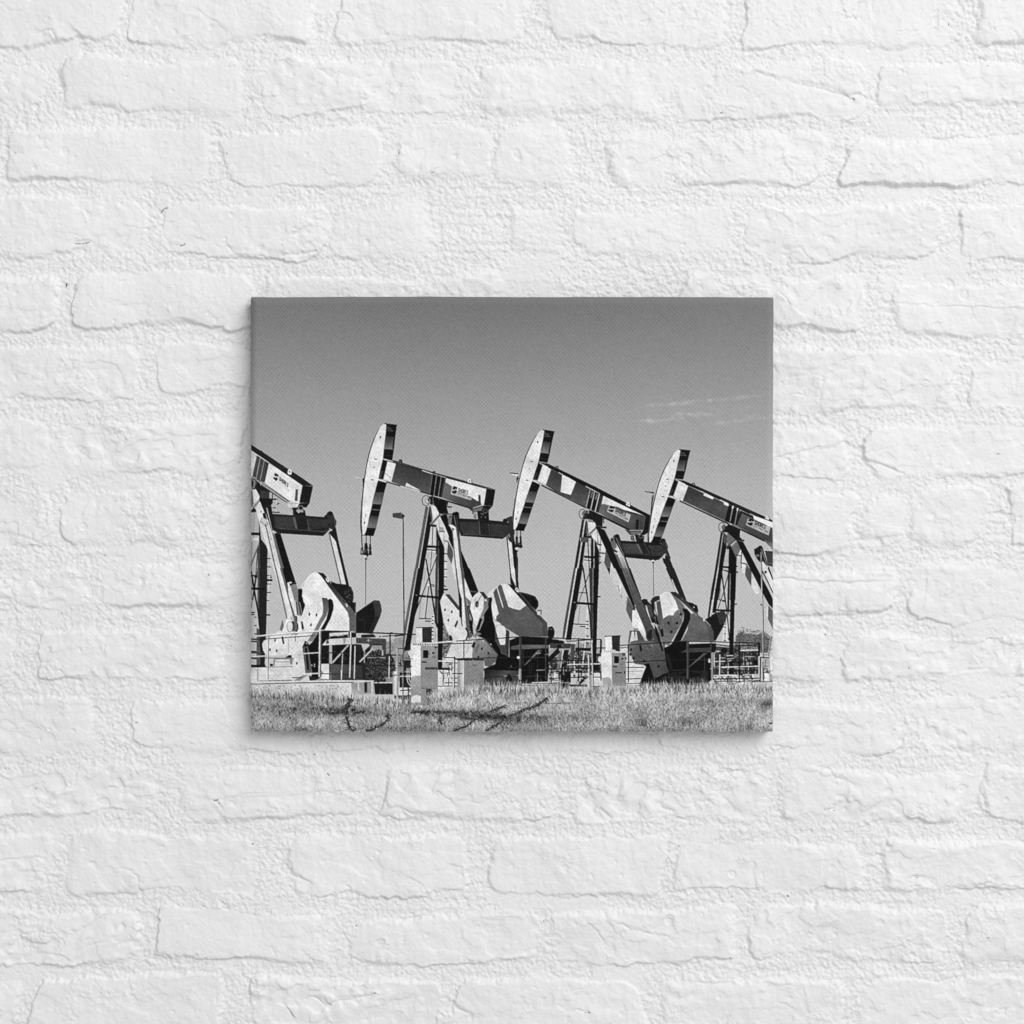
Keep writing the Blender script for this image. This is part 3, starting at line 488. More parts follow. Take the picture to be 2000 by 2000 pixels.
# ======================================================================= jack 3
J = 'jack3'
H3S = [(385, 105), (505, 122), (110, 1415), (235, 1420), (345, 520), (285, 772), (297, 172), (160, 570), (103, 1090), (455, 527), (392, 798), (316, 262), (128, 1266), (243, 616)]
E6 = lambda x, y, X, Y: (X + x/6, Y + y/6)
TA(H3S, [E6(x, y, 970, 820) for x, y in ((566, 117), (668, 135), (217, 1282), (312, 1290), (500, 500), (425, 712), (472, 162), (296, 545), (208, 1020), (598, 510), (505, 762), (486, 250), (229, 1155), (388, 570))])
horse_head(J)
E_()
L(.08, 10, (155, 622), (258, 632)); P(.9, (150, 628), (252, 640), (245, 668)); P(.12, (232, 690), (248, 650), (258, 680), (235, 745))
piece(J, 'bridle_cable')
L(.14, 9, (238, 1290), (238, 1375)); L(.14, 9, (284, 1292), (281, 1375)); L(.15, 7, (205, 1290), (208, 1340)); P(.07, (222, 1370), (250, 1370), (252, 1440), (222, 1440)); P(.07, (270, 1365), (290, 1365), (300, 1500), (272, 1505)); L(.07, 18, (215, 1478), (305, 1488)); P(.1, (225, 1440), (290, 1440), (285, 1500), (220, 1490)); E(.9, 230, 1510, 16, 10); P(.08, (222, 1532), (252, 1532), (250, 1548), (224, 1548)); L(.3, 6, (240, 1550), (236, 1900))
for q in ((250, 1450), (240, 1420), (270, 1460)): E(.45, q[0], q[1], 6, 7)
piece(J, 'samson_post')
P(.88, (1115, 1345), (1160, 1285), (1240, 1425), (1282, 1505), (1272, 1650), (1232, 1655), (1212, 1560), (1145, 1420)); P(.33, (1282, 1515), (1342, 1660), (1326, 1818), (1262, 1672)); P(.85, (1342, 1655), (1485, 1932), (1400, 1932), (1328, 1810)); L(.2, 15, (1165, 1452), (1232, 1468)); L(.2, 14, (1205, 1558), (1270, 1566)); L(.3, 6, (1222, 1380), (1205, 1700)); L(.35, 5, (1180, 1310), (1190, 1450)); P(.6, (1150, 1420), (1200, 1430), (1200, 1450), (1165, 1445))
for y in (1470, 1520, 1600, 1675): L(.15, 8, (1200, y), (1225, y+2))
L(.1, 12, (1206, 1682), (1228, 1668))
P(.07, (1150, 1240), (1265, 1290), (1395, 1545), (1535, 1932), (1458, 1932), (1180, 1290)); L(.2, 5, (1270, 1300), (1390, 1560))
P(.12, (1003, 1165), (1034, 1168), (910, 1932), (878, 1932)); P(.07, (1045, 1175), (1076, 1240), (1070, 1370), (1040, 1450), (976, 1932), (932, 1932)); L(.78, 15, (1036, 1180), (926, 1932)); P(.35, (1060, 1165), (1078, 1260), (1070, 1350), (1045, 1330))
P(.78, (1040, 1430), (1108, 1390), (1108, 1700), (1060, 1720), (1035, 1600)); P(.07, (1108, 1375), (1136, 1400), (1138, 1932), (1100, 1932), (1105, 1640)); P(.07, (1150, 1400), (1202, 1540), (1196, 1932), (1142, 1932), (1148, 1690)); L(.7, 6, (1142, 1480), (1138, 1932)); L(.07, 26, (1026, 1605), (1155, 1612)); L(.12, 7, (1025, 1642), (1110, 1655)); L(.9, 8, (1030, 1660), (1110, 1668)); L(.14, 10, (1068, 1395), (1082, 1640), (1096, 1932)); L(.07, 12, (1006, 1700), (1042, 1932)); L(.3, 5, (1116, 1720), (1046, 1900)); P(.32, (985, 1375), (1068, 1375), (1066, 1440), (985, 1430)); L(.7, 9, (982, 1380), (982, 1425)); L(.1, 10, (1066, 1410), (1085, 1412))
P(.08, (1040, 1065), (1100, 1058), (1245, 1135), (1242, 1245), (1180, 1262), (1150, 1200), (1075, 1165), (1005, 1160)); P(.9, (1070, 1170), (1148, 1200), (1162, 1250), (1090, 1320), (1072, 1260)); P(.5, (1070, 1160), (1130, 1175), (1145, 1205), (1075, 1200)); O(.12, 6, 1005, 1102, 38, 56); E(.4, 1030, 1098, 28, 32); E(.15, 1045, 1120, 18, 30); E(.5, 1075, 1080, 12, 22); L(.12, 9, (1228, 1165), (1262, 1165)); L(.12, 9, (1258, 1140), (1254, 1210)); L(.1, 22, (1165, 1252), (1288, 1262)); L(.5, 4, (1165, 1244), (1285, 1252)); L(.25, 17, (1170, 1260), (1060, 1362)); L(.85, 5, (1160, 1258), (1055, 1358)); P(.1, (1060, 1370), (1110, 1350), (1118, 1385), (1070, 1390))
F_()
P(.28, (725, 0), (752, 0), (642, 690), (612, 830), (590, 830), (605, 690)); P(.07, (768, 0), (828, 0), (765, 400), (742, 520), (692, 842), (632, 842), (660, 640)); L(.86, 12, (756, 0), (650, 650), (624, 830)); P(.2, (905, 0), (948, 0), (945, 820), (925, 820)); P(.06, (955, 0), (1020, 0), (1002, 500), (988, 1112), (950, 1112), (942, 520)); L(.7, 6, (952, 0), (948, 420)); L(.06, 27, (725, 405), (962, 422)); E(.7, 735, 400, 12, 5); L(.07, 15, (836, 0), (915, 560), (935, 900)); L(.2, 7, (905, 70), (745, 500)); L(.86, 15, (885, 480), (860, 880), (820, 1200)); L(.4, 5, (800, 440), (775, 650)); L(.1, 8, (790, 285), (890, 292))
for y in (623, 660, 708, 795, 880): L(.12, 11, (868, y), (900, y+2))
L(.06, 10, (722, 655), (862, 660)); L(.06, 12, (800, 683), (862, 686)); L(.07, 14, (1005, 333), (1040, 333)); L(.1, 12, (1010, 30), (1025, 30)); L(.5, 5, (948, 430), (950, 800))
P(.1, (612, 958), (668, 958), (625, 1215), (552, 1215)); L(.85, 11, (602, 960), (562, 1210)); P(.5, (545, 1000), (590, 960), (560, 1150), (530, 1160))
# lower front of the light diagonal legs behind the pitman
P(.78, (1150, 0), (1235, 0), (1360, 330), (1345, 480), (1280, 380), (1180, 150)); P(.07, (1115, 0), (1152, 0), (1145, 70)); P(.34, (1355, 330), (1430, 470), (1420, 500), (1410, 655), (1338, 490)); L(.5, 8, (1240, 200), (1290, 350)); L(.95, 9, (1275, 190), (1270, 310))
H_()
P(.92, (212, 500), (250, 460), (335, 620), (368, 810), (290, 722), (215, 690), (208, 640)); P(.34, (180, 740), (205, 740), (180, 880), (160, 880)); P(.2, (230, 725), (290, 735), (240, 830)); P(.85, (210, 740), (265, 740), (270, 840), (190, 850)); P(.12, (232, 740), (245, 740), (242, 830)); L(.12, 9, (180, 738), (290, 738)); L(.1, 9, (232, 712), (282, 716)); P(.3, (262, 740), (290, 730), (360, 850), (280, 850))
piece(J, 'walking_beam')
E_()
P(.07, (498, 497), (600, 512), (1160, 785), (1842, 1138), (1832, 1152), (1745, 1132), (1560, 1042), (1090, 805), (600, 556)); L(.2, 8, (560, 512), (700, 570)); E(.08, 1155, 790, 14, 10)
P(.9, (545, 532), (640, 582), (578, 762), (480, 716)); G(.22, (700, 620), .32, (660, 800), (640, 580), (772, 645), (752, 848), (576, 765)); P(.9, (770, 640), (850, 678), (932, 726), (870, 880), (750, 846)); G(.2, (980, 760), .34, (960, 970), (932, 724), (1097, 808), (1050, 1030), (868, 928), (870, 880)); P(.24, (576, 765), (750, 846), (870, 880), (868, 930), (700, 845))
L(.95, 8, (500, 503), (605, 556)); L(.9, 8, (725, 615), (775, 642)); L(.9, 8, (1045, 778), (1210, 865)); P(.93, (545, 530), (600, 550), (590, 570), (540, 545)); L(.07, 15, (525, 765), (1050, 1032)); L(.93, 9, (425, 711), (520, 760)); L(.4, 4, (700, 850), (1050, 1024))
P(.07, (1097, 812), (1252, 886), (1196, 1090), (1045, 1032)); P(.38, (1118, 832), (1138, 842), (1118, 920), (1095, 910)); P(.38, (1170, 860), (1192, 868), (1170, 940), (1150, 930)); P(.2, (1222, 880), (1248, 890), (1200, 1080), (1180, 1080)); L(.75, 8, (1099, 815), (1050, 1030)); L(.8, 10, (1150, 838), (1102, 1058)); L(.8, 12, (1206, 865), (1155, 1075))
G(.38, (1280, 1000), .26, (1600, 1250), (1252, 886), (1746, 1130), (1722, 1292), (1560, 1292), (1196, 1088)); P(.9, (1252, 890), (1560, 1042), (1746, 1130), (1640, 1092), (1500, 1058), (1420, 1020), (1310, 1000), (1260, 985), (1232, 990)); P(.12, (1450, 1045), (1560, 1072), (1735, 1135), (1700, 1130), (1560, 1090))
L(.07, 22, (1120, 1072), (1560, 1292)); L(.65, 5, (1115, 1060), (1240, 1120)); P(.07, (1636, 1168), (1668, 1170), (1660, 1292), (1632, 1290)); P(.4, (1500, 1285), (1560, 1300), (1702, 1300), (1690, 1335), (1640, 1352), (1570, 1352)); L(.12, 7, (1550, 1306), (1700, 1305)); P(.25, (1500, 1285), (1560, 1300), (1585, 1352), (1565, 1350)); L(.55, 4, (1745, 1132), (1722, 1290))
P(.07, (1748, 1128), (1840, 1142), (1822, 1250), (1790, 1312), (1730, 1352), (1680, 1352), (1722, 1292)); L(.25, 4, (1725, 1298), (1790, 1305)); O(.08, 10, 707, 560, 14, 16); E(.93, 1542, 985, 22, 20); P(.93, (1518, 985), (1566, 985), (1562, 1020), (1515, 995)); E(.15, 1541, 988, 6, 8); L(.1, 6, (1564, 968), (1568, 1015))
piece(J, 'equalizer_beam')
G_()
P(.09, (240, 1165), (300, 1170), (352, 1185), (345, 1262), (262, 1258)); P(.4, (190, 1185), (225, 1165), (250, 1250), (195, 1230)); O(.15, 6, 212, 1205, 18, 20); E(.3, 312, 1190, 28, 22); E(.1, 312, 1186, 18, 15)
P(.09, (70, 1235), (380, 1252), (550, 1270), (600, 1330), (607, 1385), (520, 1462), (480, 1466), (120, 1432), (100, 1390)); P(.24, (90, 1268), (265, 1278), (318, 1388), (122, 1382)); P(.22, (392, 1288), (560, 1292), (592, 1370), (570, 1408), (440, 1394)); P(.36, (258, 1275), (284, 1275), (338, 1388), (316, 1388)); P(.12, (285, 1275), (360, 1260), (425, 1392), (340, 1388)); L(.28, 10, (355, 1270), (418, 1390)); L(.06, 6, (370, 1290), (420, 1340), (480, 1372), (530, 1365), (560, 1345)); L(.36, 4, (120, 1386), (570, 1412), (605, 1382)); E(.1, 372, 1392, 7, 7); L(.75, 7, (575, 1412), (605, 1384))
L(.08, 14, (410, 1458), (488, 1466))
piece(J, 'pitman_arm')
P(.12, (598, 1400), (652, 1450), (845, 1932), (790, 1932), (592, 1510)); P(.18, (540, 1225), (570, 1212), (600, 1232), (632, 1310), (626, 1342), (662, 1440), (650, 1475), (598, 1380)); E(.09, 572, 1228, 28, 18); E(.1, 545, 1255, 20, 14); L(.45, 5, (602, 1260), (628, 1330)); L(.09, 9, (570, 1435), (742, 1870)); P(.88, (668, 1690), (682, 1690), (745, 1850), (735, 1850)); P(.1, (565, 1440), (600, 1450), (598, 1510), (580, 1500))
H_()
P(.12, (615, 0), (702, 0), (848, 375), (792, 350), (700, 130)); L(.09, 9, (610, 0), (728, 270)); P(.88, (668, 130), (684, 135), (742, 285), (730, 285))
E_()
G(.85, (1420, 1560), .34, (1520, 1830), (1362, 1480), (1402, 1480), (1440, 1545), (1462, 1562), (1606, 1932), (1530, 1932), (1385, 1570)); P(.88, (1362, 1490), (1420, 1475), (1440, 1520), (1410, 1550)); P(.1, (1362, 1500), (1425, 1548), (1400, 1560), (1382, 1545)); P(.34, (1380, 1560), (1420, 1580), (1560, 1932), (1535, 1932)); P(.1, (1490, 1595), (1512, 1612), (1632, 1932), (1602, 1932)); P(.42, (1335, 1392), (1368, 1378), (1402, 1450), (1410, 1490), (1375, 1530), (1345, 1470)); P(.15, (1335, 1400), (1350, 1385), (1372, 1410), (1345, 1430)); P(.1, (1378, 1352), (1412, 1342), (1446, 1372), (1502, 1590), (1482, 1594), (1400, 1440)); L(.6, 7, (1398, 1375), (1490, 1590)); L(.35, 5, (1425, 1370), (1497, 1580)); E(.08, 1414, 1362, 26, 22); L(.12, 9, (1370, 1360), (1400, 1440))
H_()
P(.07, (10, 0), (92, 0), (248, 440), (236, 482)); P(.78, (155, 0), (165, 0), (308, 345), (300, 360)); P(.08, (160, 0), (188, 0), (318, 350), (306, 372)); G(.36, (150, 50), .27, (400, 650), (88, 0), (155, 0), (332, 400), (432, 650), (502, 760), (532, 870), (542, 892), (400, 852), (362, 722), (242, 440)); L(.12, 7, (330, 390), (430, 640)); L(.2, 6, (100, 0), (250, 400)); L(.6, 4, (95, 10), (160, 180))
for q in ((242, 280), (155, 60), (345, 590), (390, 690)): E(.12, q[0], q[1], 5, 6)
E(.95, 245, 440, 6, 8); P(.07, (215, 480), (245, 450), (248, 500))
piece(J, 'crank_counterweight')
P(.1, (318, 372), (350, 358), (388, 366), (392, 388), (442, 430), (470, 530), (482, 645), (442, 640), (400, 520)); P(.85, (366, 430), (382, 440), (416, 570), (400, 560)); P(.27, (385, 420), (435, 440), (460, 560), (440, 600), (415, 560)); L(.05, 9, (440, 560), (490, 660)); L(.06, 8, (460, 560), (505, 660)); L(.3, 5, (450, 560), (495, 650)); P(.08, (465, 520), (530, 600), (545, 690), (500, 650)); 
piece(J, 'gearbox')
P(.15, (422, 390), (450, 345), (492, 325), (535, 325), (535, 365), (470, 400), (466, 480)); P(.07, (440, 420), (470, 400), (470, 520), (450, 480)); P(.34, (478, 400), (542, 380), (575, 600), (535, 690), (500, 570), (472, 470)); P(.88, (480, 400), (493, 398), (512, 560), (486, 500)); P(.92, (530, 315), (598, 276), (652, 278), (692, 312), (722, 390), (752, 478), (690, 530), (688, 555), (640, 548), (572, 592), (550, 450)); L(.4, 6, (530, 330), (570, 590))
P(.42, (652, 278), (705, 320), (790, 400), (860, 490), (752, 478), (722, 390)); P(.86, (795, 420), (815, 440), (935, 532), (895, 534), (860, 490)); G(.12, (700, 280), .3, (930, 510), (655, 275), (722, 280), (802, 340), (862, 392), (942, 500), (965, 532), (935, 525), (792, 392), (692, 312)); L(.75, 4, (790, 350), (800, 370))
P(.38, (880, 530), (935, 530), (1052, 620), (1110, 722), (1116, 852), (790, 852), (862, 720)); P(.32, (935, 520), (962, 530), (1060, 608), (1142, 690), (1166, 742), (1170, 862), (1114, 852), (1108, 722), (1050, 628)); L(.6, 5, (1020, 570), (1055, 600)); P(.85, (1040, 590), (1060, 600), (1060, 630), (1045, 620)); L(.1, 9, (955, 530), (985, 545)); P(.07, (848, 390), (920, 410), (970, 440), (986, 490), (982, 528), (960, 522)); E(.85, 936, 458, 7, 8); O(.3, 5, 950, 470, 28, 42)
P(.09, (1065, 602), (1190, 520), (1290, 500), (1320, 555), (1304, 640), (1190, 852), (1168, 852), (1166, 742), (1130, 672)); P(.19, (1200, 518), (1290, 502), (1318, 556), (1302, 638), (1245, 660)); L(.35, 4, (1205, 520), (1245, 660))
piece(J, 'crank_counterweight')
P(.06, (796, 475), (850, 473), (892, 520), (892, 590), (852, 700), (782, 852), (690, 862), (760, 722), (812, 610), (820, 530)); P(.4, (548, 622), (600, 572), (640, 550), (690, 555), (720, 505), (765, 480), (800, 477), (818, 522), (792, 642), (702, 802), (640, 912), (562, 872), (518, 762), (540, 682)); L(.65, 6, (755, 490), (790, 600)); P(.9, (690, 530), (700, 528), (695, 555), (680, 550))
for i in range(60): E(.2+.32*RNG.random(), 570+190*RNG.random(), 580+200*RNG.random(), 3+5*RNG.random(), 3+6*RNG.random())
for q in ((638, 642), (736, 643), (671, 746), (780, 540)): E(.08, q[0], q[1], 14, 17)
P(.06, (536, 722), (570, 708), (582, 798), (556, 806)); P(.3, (500, 660), (540, 690), (525, 760)); P(.27, (565, 880), (600, 880), (585, 960)); 
G(.4, (200, 900), .28, (560, 1200), (148, 922), (182, 880), (240, 850), (400, 850), (552, 880), (582, 962), (612, 1132), (642, 1222), (460, 1272), (410, 1112), (340, 1132), (240, 1122), (200, 1022)); L(.12, 6, (190, 870), (285, 848))
for i in range(70): E(.2+.25*RNG.random(), 230+340*RNG.random(), 880+230*RNG.random(), 3+5*RNG.random(), 3+6*RNG.random())
for q in ((200, 955), (225, 1056), (350, 1088), (521, 1150), (190, 1010)): E(.08, q[0], q[1], 13, 18)
P(.07, (292, 912), (316, 900), (328, 972), (305, 978)); E(.12, 412, 792, 40, 62); O(.3, 6, 415, 792, 34, 52); E(.1, 430, 740, 14, 20); E(.5, 460, 832, 7, 12); P(.07, (470, 660), (502, 702), (542, 832), (582, 962), (562, 982), (530, 892), (482, 762)); L(.55, 8, (437, 890), (445, 920))
piece(J, 'base_skid')
P(.05, (580, 935), (640, 912), (700, 862), (852, 860), (870, 890), (1142, 880), (1142, 930), (880, 940), (880, 985), (1142, 985), (1142, 1312), (1100, 1345), (300, 1352), (350, 1205), (372, 1150), (340, 1132), (410, 1112), (460, 1272), (642, 1222), (612, 1132)); P(.12, (600, 1010), (640, 1010), (690, 1180), (660, 1190)); P(.3, (460, 1272), (540, 1220), (560, 1250), (470, 1300)); P(.24, (830, 962), (862, 940), (1142, 930), (1142, 982), (780, 988)); P(.3, (880, 1162), (1060, 993), (1092, 1000), (890, 1152)); L(.55, 4, (880, 1158), (1058, 994)); P(.25, (1192, 915), (1412, 935), (1412, 986), (1192, 966)); P(.08, (1140, 880), (1195, 880), (1192, 985), (1140, 990)); P(.12, (1180, 1085), (1280, 985), (1310, 985), (1190, 1115)); E(.07, 1290, 960, 40, 26); P(.09, (760, 1230), (840, 1230), (840, 1270), (760, 1270)); P(.12, (620, 1230), (860, 1200), (1100, 1200), (1100, 1330), (640, 1330)); E(.06, 900, 1250, 120, 30)
P(.88, (136, 1100), (240, 1122), (372, 1160), (352, 1205), (300, 1345), (290, 1380), (140, 1385)); L(.1, 8, (140, 1165), (350, 1165)); L(.45, 5, (140, 1215), (340, 1205)); L(.12, 8, (140, 1355), (300, 1352)); L(.3, 6, (140, 1382), (300, 1376)); P(.88, (70, 960), (130, 930), (160, 960), (170, 1100), (135, 1100)); L(.12, 8, (60, 935), (140, 932)); E(.1, 137, 1060, 8, 14)
L(.85, 14, (1122, 1345), (1200, 1348)); P(.85, (1105, 1062), (1128, 1062), (1128, 1110), (1105, 1105))
P(.88, (1150, 1272), (1300, 1250), (1440, 1255), (1640, 1242), (1642, 1372), (1140, 1372)); P(.45, (1320, 1262), (1420, 1262), (1420, 1370), (1320, 1370)); P(.75, (1380, 1262), (1440, 1262), (1440, 1372), (1400, 1372))
for i in range(70): P(.1+.75*RNG.random(), *[(1160+470*a+30*b, 1255+110*c+14*d) for a, c in [RNG.random(2)] for b, d in ((0, 0), (1, .3), (.8, 1), (.1, .8))])
L(.1, 9, (1180, 1328), (1640, 1328)); L(.12, 8, (1250, 1110), (1640, 1112)); L(.12, 8, (1190, 1200), (1500, 1205)); L(.88, 13, (1250, 1162), (1690, 1150)); L(.88, 14, (1480, 966), (1690, 960)); L(.8, 14, (1240, 1010), (1235, 1260)); L(.85, 9, (1335, 1180), (1335, 1260)); L(.9, 9, (1575, 1150), (1575, 1240)); P(.66, (1560, 1090), (1616, 1090), (1616, 1136), (1560, 1136)); P(.06, (1640, 1080), (1690, 1080), (1690, 1140), (1640, 1140)); L(.1, 14, (1480, 1250), (1530, 1280))
piece(J, 'guard_rail')
L(.08, 10, (66, 906), (400, 884), (850, 858), (1142, 862), (1700, 880)); L(.2, 5, (550, 870), (850, 852)); L(.08, 10, (1142, 890), (1350, 915), (1690, 900)); L(.1, 9, (140, 1106), (500, 1086), (850, 1074)); L(.28, 6, (880, 1072), (1142, 1076)); L(.1, 9, (140, 1302), (500, 1285), (862, 1276)); L(.25, 6, (560, 1282), (860, 1276)); L(.1, 12, (1150, 1302), (1700, 1290)); L(.1, 10, (1200, 1106), (1690, 1092)); L(.25, 6, (640, 1200), (870, 1190))
L(.08, 12, (167, 888), (167, 1338)); L(.22, 26, (864, 858), (866, 1300)); L(.45, 5, (853, 860), (855, 1300)); L(.25, 12, (1135, 868), (1135, 1300)); L(.08, 12, (1470, 880), (1470, 1322)); L(.07, 26, (1702, 878), (1696, 1032)); L(.14, 9, (1160, 980), (1158, 1280), (1185, 1345)); L(.25, 7, (1060, 1040), (1060, 1200))
F_()
P(.07, (110, 830), (420, 842), (600, 850), (620, 880), (430, 900)); P(.25, (442, 880), (692, 885), (682, 942), (445, 940)); E(.07, 560, 918, 34, 20); E(.5, 590, 912, 8, 8); L(.1, 12, (110, 806), (400, 815), (940, 836)); L(.1, 10, (640, 860), (930, 838)); L(.1, 10, (940, 835), (1050, 835)); L(.09, 22, (1046, 835), (1040, 1022)); L(.1, 10, (780, 820), (780, 1310)); L(.25, 12, (396, 820), (396, 1310)); P(.1, (745, 935), (925, 935), (925, 972), (745, 965)); L(.1, 12, (925, 935), (1100, 936)); L(.08, 24, (560, 975), (415, 1105)); L(.85, 12, (720, 885), (755, 882)); P(.3, (690, 890), (740, 890), (725, 1060), (690, 1060))
L(.1, 9, (430, 1085), (700, 1086)); L(.1, 9, (430, 1186), (770, 1182)); L(.1, 9, (440, 1296), (900, 1276)); L(.88, 13, (650, 1132), (1040, 1122)); L(.88, 16, (730, 1090), (736, 1240)); P(.88, (488, 1225), (546, 1225), (546, 1338), (488, 1338)); P(.06, (552, 1215), (690, 1215), (690, 1340), (552, 1340)); P(.78, (690, 1230), (900, 1230), (900, 1375), (690, 1375))
for i in range(40): P(.1+.75*RNG.random(), *[(700+190*a+24*b, 1235+130*c+14*d) for a, c in [RNG.random(2)] for b, d in ((0, 0), (1, .3), (.8, 1), (.1, .8))])
P(.08, (830, 1280), (880, 1290), (800, 1370), (780, 1360)); L(.07, 24, (420, 1380), (880, 1378)); L(.86, 12, (230, 1345), (520, 1340)); L(.86, 14, (536, 1340), (538, 1440)); L(.86, 12, (675, 1380), (678, 1430)); P(.07, (545, 1350), (670, 1350), (670, 1420), (545, 1420)); L(.85, 9, (430, 1240), (425, 1330)); P(.87, (940, 1230), (1050, 1230), (1050, 1400), (940, 1400)); P(.45, (960, 1390), (1050, 1390), (1050, 1450), (960, 1450))
piece('pipework_b')
P(.07, (958, 1130), (1022, 1130), (1022, 1200), (958, 1200)); L(.12, 8, (925, 1022), (1048, 1026)); L(.1, 8, (915, 1210), (1050, 1213)); L(.12, 9, (940, 1277), (1050, 1280)); L(.1, 14, (1042, 1213), (1046, 1320)); L(.25, 9, (906, 1010), (918, 1480)); L(.85, 15, (895, 1010), (908, 1480)); L(.25, 8, (945, 880), (960, 1500)); L(.85, 10, (934, 830), (950, 1500)); L(.85, 8, (1030, 1030), (1010, 1090)); L(.12, 7, (920, 1390), (1050, 1385)); P(.9, (1005, 1060), (1050, 1030), (1050, 1120), (1020, 1100))
piece('control_cabinet_b')
P(.93, (1046, 997), (1170, 986), (1172, 1482), (1060, 1480)); P(.66, (1058, 1285), (1130, 1276), (1158, 1292), (1172, 1330), (1172, 1482), (1066, 1482)); L(.93, 9, (1058, 1290), (1061, 1475)); L(.93, 7, (1170, 1300), (1172, 1470)); G(.58, (1180, 1000), .52, (1320, 1400), (1170, 986), (1335, 990), (1340, 1410), (1176, 1420)); P(.06, (1200, 1030), (1254, 1032), (1254, 1116), (1200, 1114)); L(.8, 4, (1196, 1124), (1262, 1126)); L(.75, 4, (1196, 1026), (1258, 1028)); E(.06, 1295, 1063, 13, 12); E(.1, 1262, 1077, 5, 6); E(.06, 1338, 1060, 9, 14); P(.1, (1296, 996), (1325, 998), (1325, 1026), (1296, 1024)); L(.7, 4, (1310, 1000), (1310, 1022)); L(.3, 5, (1285, 1110), (1310, 1110)); L(.3, 5, (1255, 1128), (1310, 1130)); L(.08, 14, (1184, 1155), (1236, 1156)); L(.1, 15, (1215, 1227), (1290, 1227)); L(.4, 4, (1222, 1225), (1280, 1225)); P(.08, (1315, 1208), (1328, 1208), (1327, 1238), (1314, 1234))
P(.93, (1096, 805), (1172, 797), (1172, 965), (1098, 968)); P(.12, (1170, 792), (1268, 792), (1264, 957), (1178, 957))
for y in range(812, 950, 15): L(.25, 5, (1182, y), (1262, y))
L(.1, 8, (1085, 799), (1282, 791)); P(.9, (1060, 965), (1275, 955), (1290, 990), (1048, 995))
for x in range(1085, 1270, 24): L(.4, 6, (x, 965), (x+3, 985))
P(.1, (1210, 955), (1265, 955), (1275, 975), (1220, 972))

# ======================================================================= jack 4
J = 'jack4'
TA(H3S, [E6(x, y, 1200, 850) for x, y in ((786, 168), (874, 182), (418, 1250), (515, 1252), (724, 522), (652, 720), (690, 205), (508, 575), (420, 1020), (810, 525), (715, 760), (702, 290), (447, 1132), (607, 587))])
horse_head(J)
G_()
L(.2, 9, (358, 660), (468, 672)); L(.15, 6, (400, 665), (465, 684)); P(.12, (440, 740), (452, 700), (466, 700), (450, 790), (432, 930), (424, 930)); L(.4, 6, (405, 1120), (410, 1250))
for q in ((495, 905), (478, 985), (470, 1055), (500, 1050), (490, 1010), (680, 480), (640, 550)): E(.66, q[0], q[1], 5, 9, .4)
# equalizer of jack 3 passes in front of this head's foot
piece('jack3', 'equalizer_beam')
P(.09, (380, 1252), (550, 1270), (560, 1290), (392, 1285))
piece('jack4', 'bridle_cable')
E(.9, 455, 1470, 15, 9); P(.09, (445, 1482), (470, 1482), (466, 1500), (448, 1500)); L(.1, 7, (458, 1495), (459, 1560)); L(.3, 6, (459, 1560), (461, 1890))
piece('jack3', 'gearbox')
H_(); P(.15, (422, 390), (450, 345), (492, 325), (535, 325), (535, 365), (470, 400), (466, 480)); P(.07, (440, 420), (470, 400), (470, 520), (450, 480))
piece('jack4', 'bridle_cable')
L(.3, 6, (459, 0), (461, 325))
piece('jack4', 'samson_post')
G_()
P(.88, (1430, 1380), (1492, 1335), (1560, 1510), (1500, 1545)); P(.42, (1370, 1310), (1432, 1245), (1482, 1335), (1432, 1445)); P(.33, (1550, 1500), (1614, 1625), (1606, 1775), (1534, 1642)); P(.85, (1612, 1650), (1702, 1850), (1660, 1865), (1606, 1775)); L(.15, 9, (1425, 1405), (1500, 1415)); L(.15, 7, (1495, 1350), (1488, 1560)); L(.1, 12, (1498, 1498), (1552, 1512)); L(.3, 5, (1475, 1420), (1480, 1500)); E(.08, 1438, 1537, 10, 8); E(.08, 1443, 1607, 11, 9); P(.86, (1500, 1520), (1550, 1520), (1535, 1650), (1500, 1600))
P(.07, (1432, 1235), (1512, 1250), (1866, 1925), (1866, 1932), (1782, 1932), (1590, 1560)); P(.1, (1250, 1140), (1282, 1140), (1155, 1932), (1125, 1932)); P(.07, (1285, 1140), (1322, 1180), (1314, 1330), (1290, 1450), (1222, 1932), (1172, 1932)); L(.62, 12, (1278, 1150), (1162, 1932)); P(.3, (1290, 1150), (1310, 1180), (1308, 1300), (1285, 1250))
P(.74, (1310, 1340), (1345, 1330), (1345, 1540), (1282, 1530)); P(.07, (1344, 1320), (1370, 1308), (1436, 1450), (1420, 1932), (1330, 1932), (1340, 1600)); L(.6, 5, (1362, 1690), (1356, 1932)); L(.07, 22, (1278, 1545), (1345, 1549)); L(.12, 9, (1275, 1580), (1330, 1590)); L(.1, 12, (1310, 1592), (1340, 1598)); L(.08, 12, (1262, 1640), (1300, 1932)); L(.15, 8, (1340, 1620), (1282, 1830)); L(.25, 5, (1245, 1800), (1235, 1932))
P(.08, (1345, 1042), (1480, 1105), (1472, 1190), (1502, 1222), (1402, 1215), (1332, 1140), (1258, 1135), (1300, 1080)); P(.42, (1332, 1140), (1412, 1215), (1332, 1300), (1312, 1210)); O(.14, 6, 1262, 1078, 36, 56); E(.3, 1288, 1080, 26, 28); E(.45, 1282, 1080, 12, 18); E(.1, 1320, 1090, 18, 26); L(.12, 20, (1412, 1222), (1526, 1236)); L(.25, 18, (1418, 1226), (1318, 1312)); L(.5, 5, (1408, 1222), (1315, 1302)); L(.15, 8, (1478, 1110), (1490, 1150)); L(.9, 8, (1488, 1100), (1485, 1170)); P(.1, (1318, 1312), (1368, 1290), (1375, 1330), (1320, 1340))
H_()
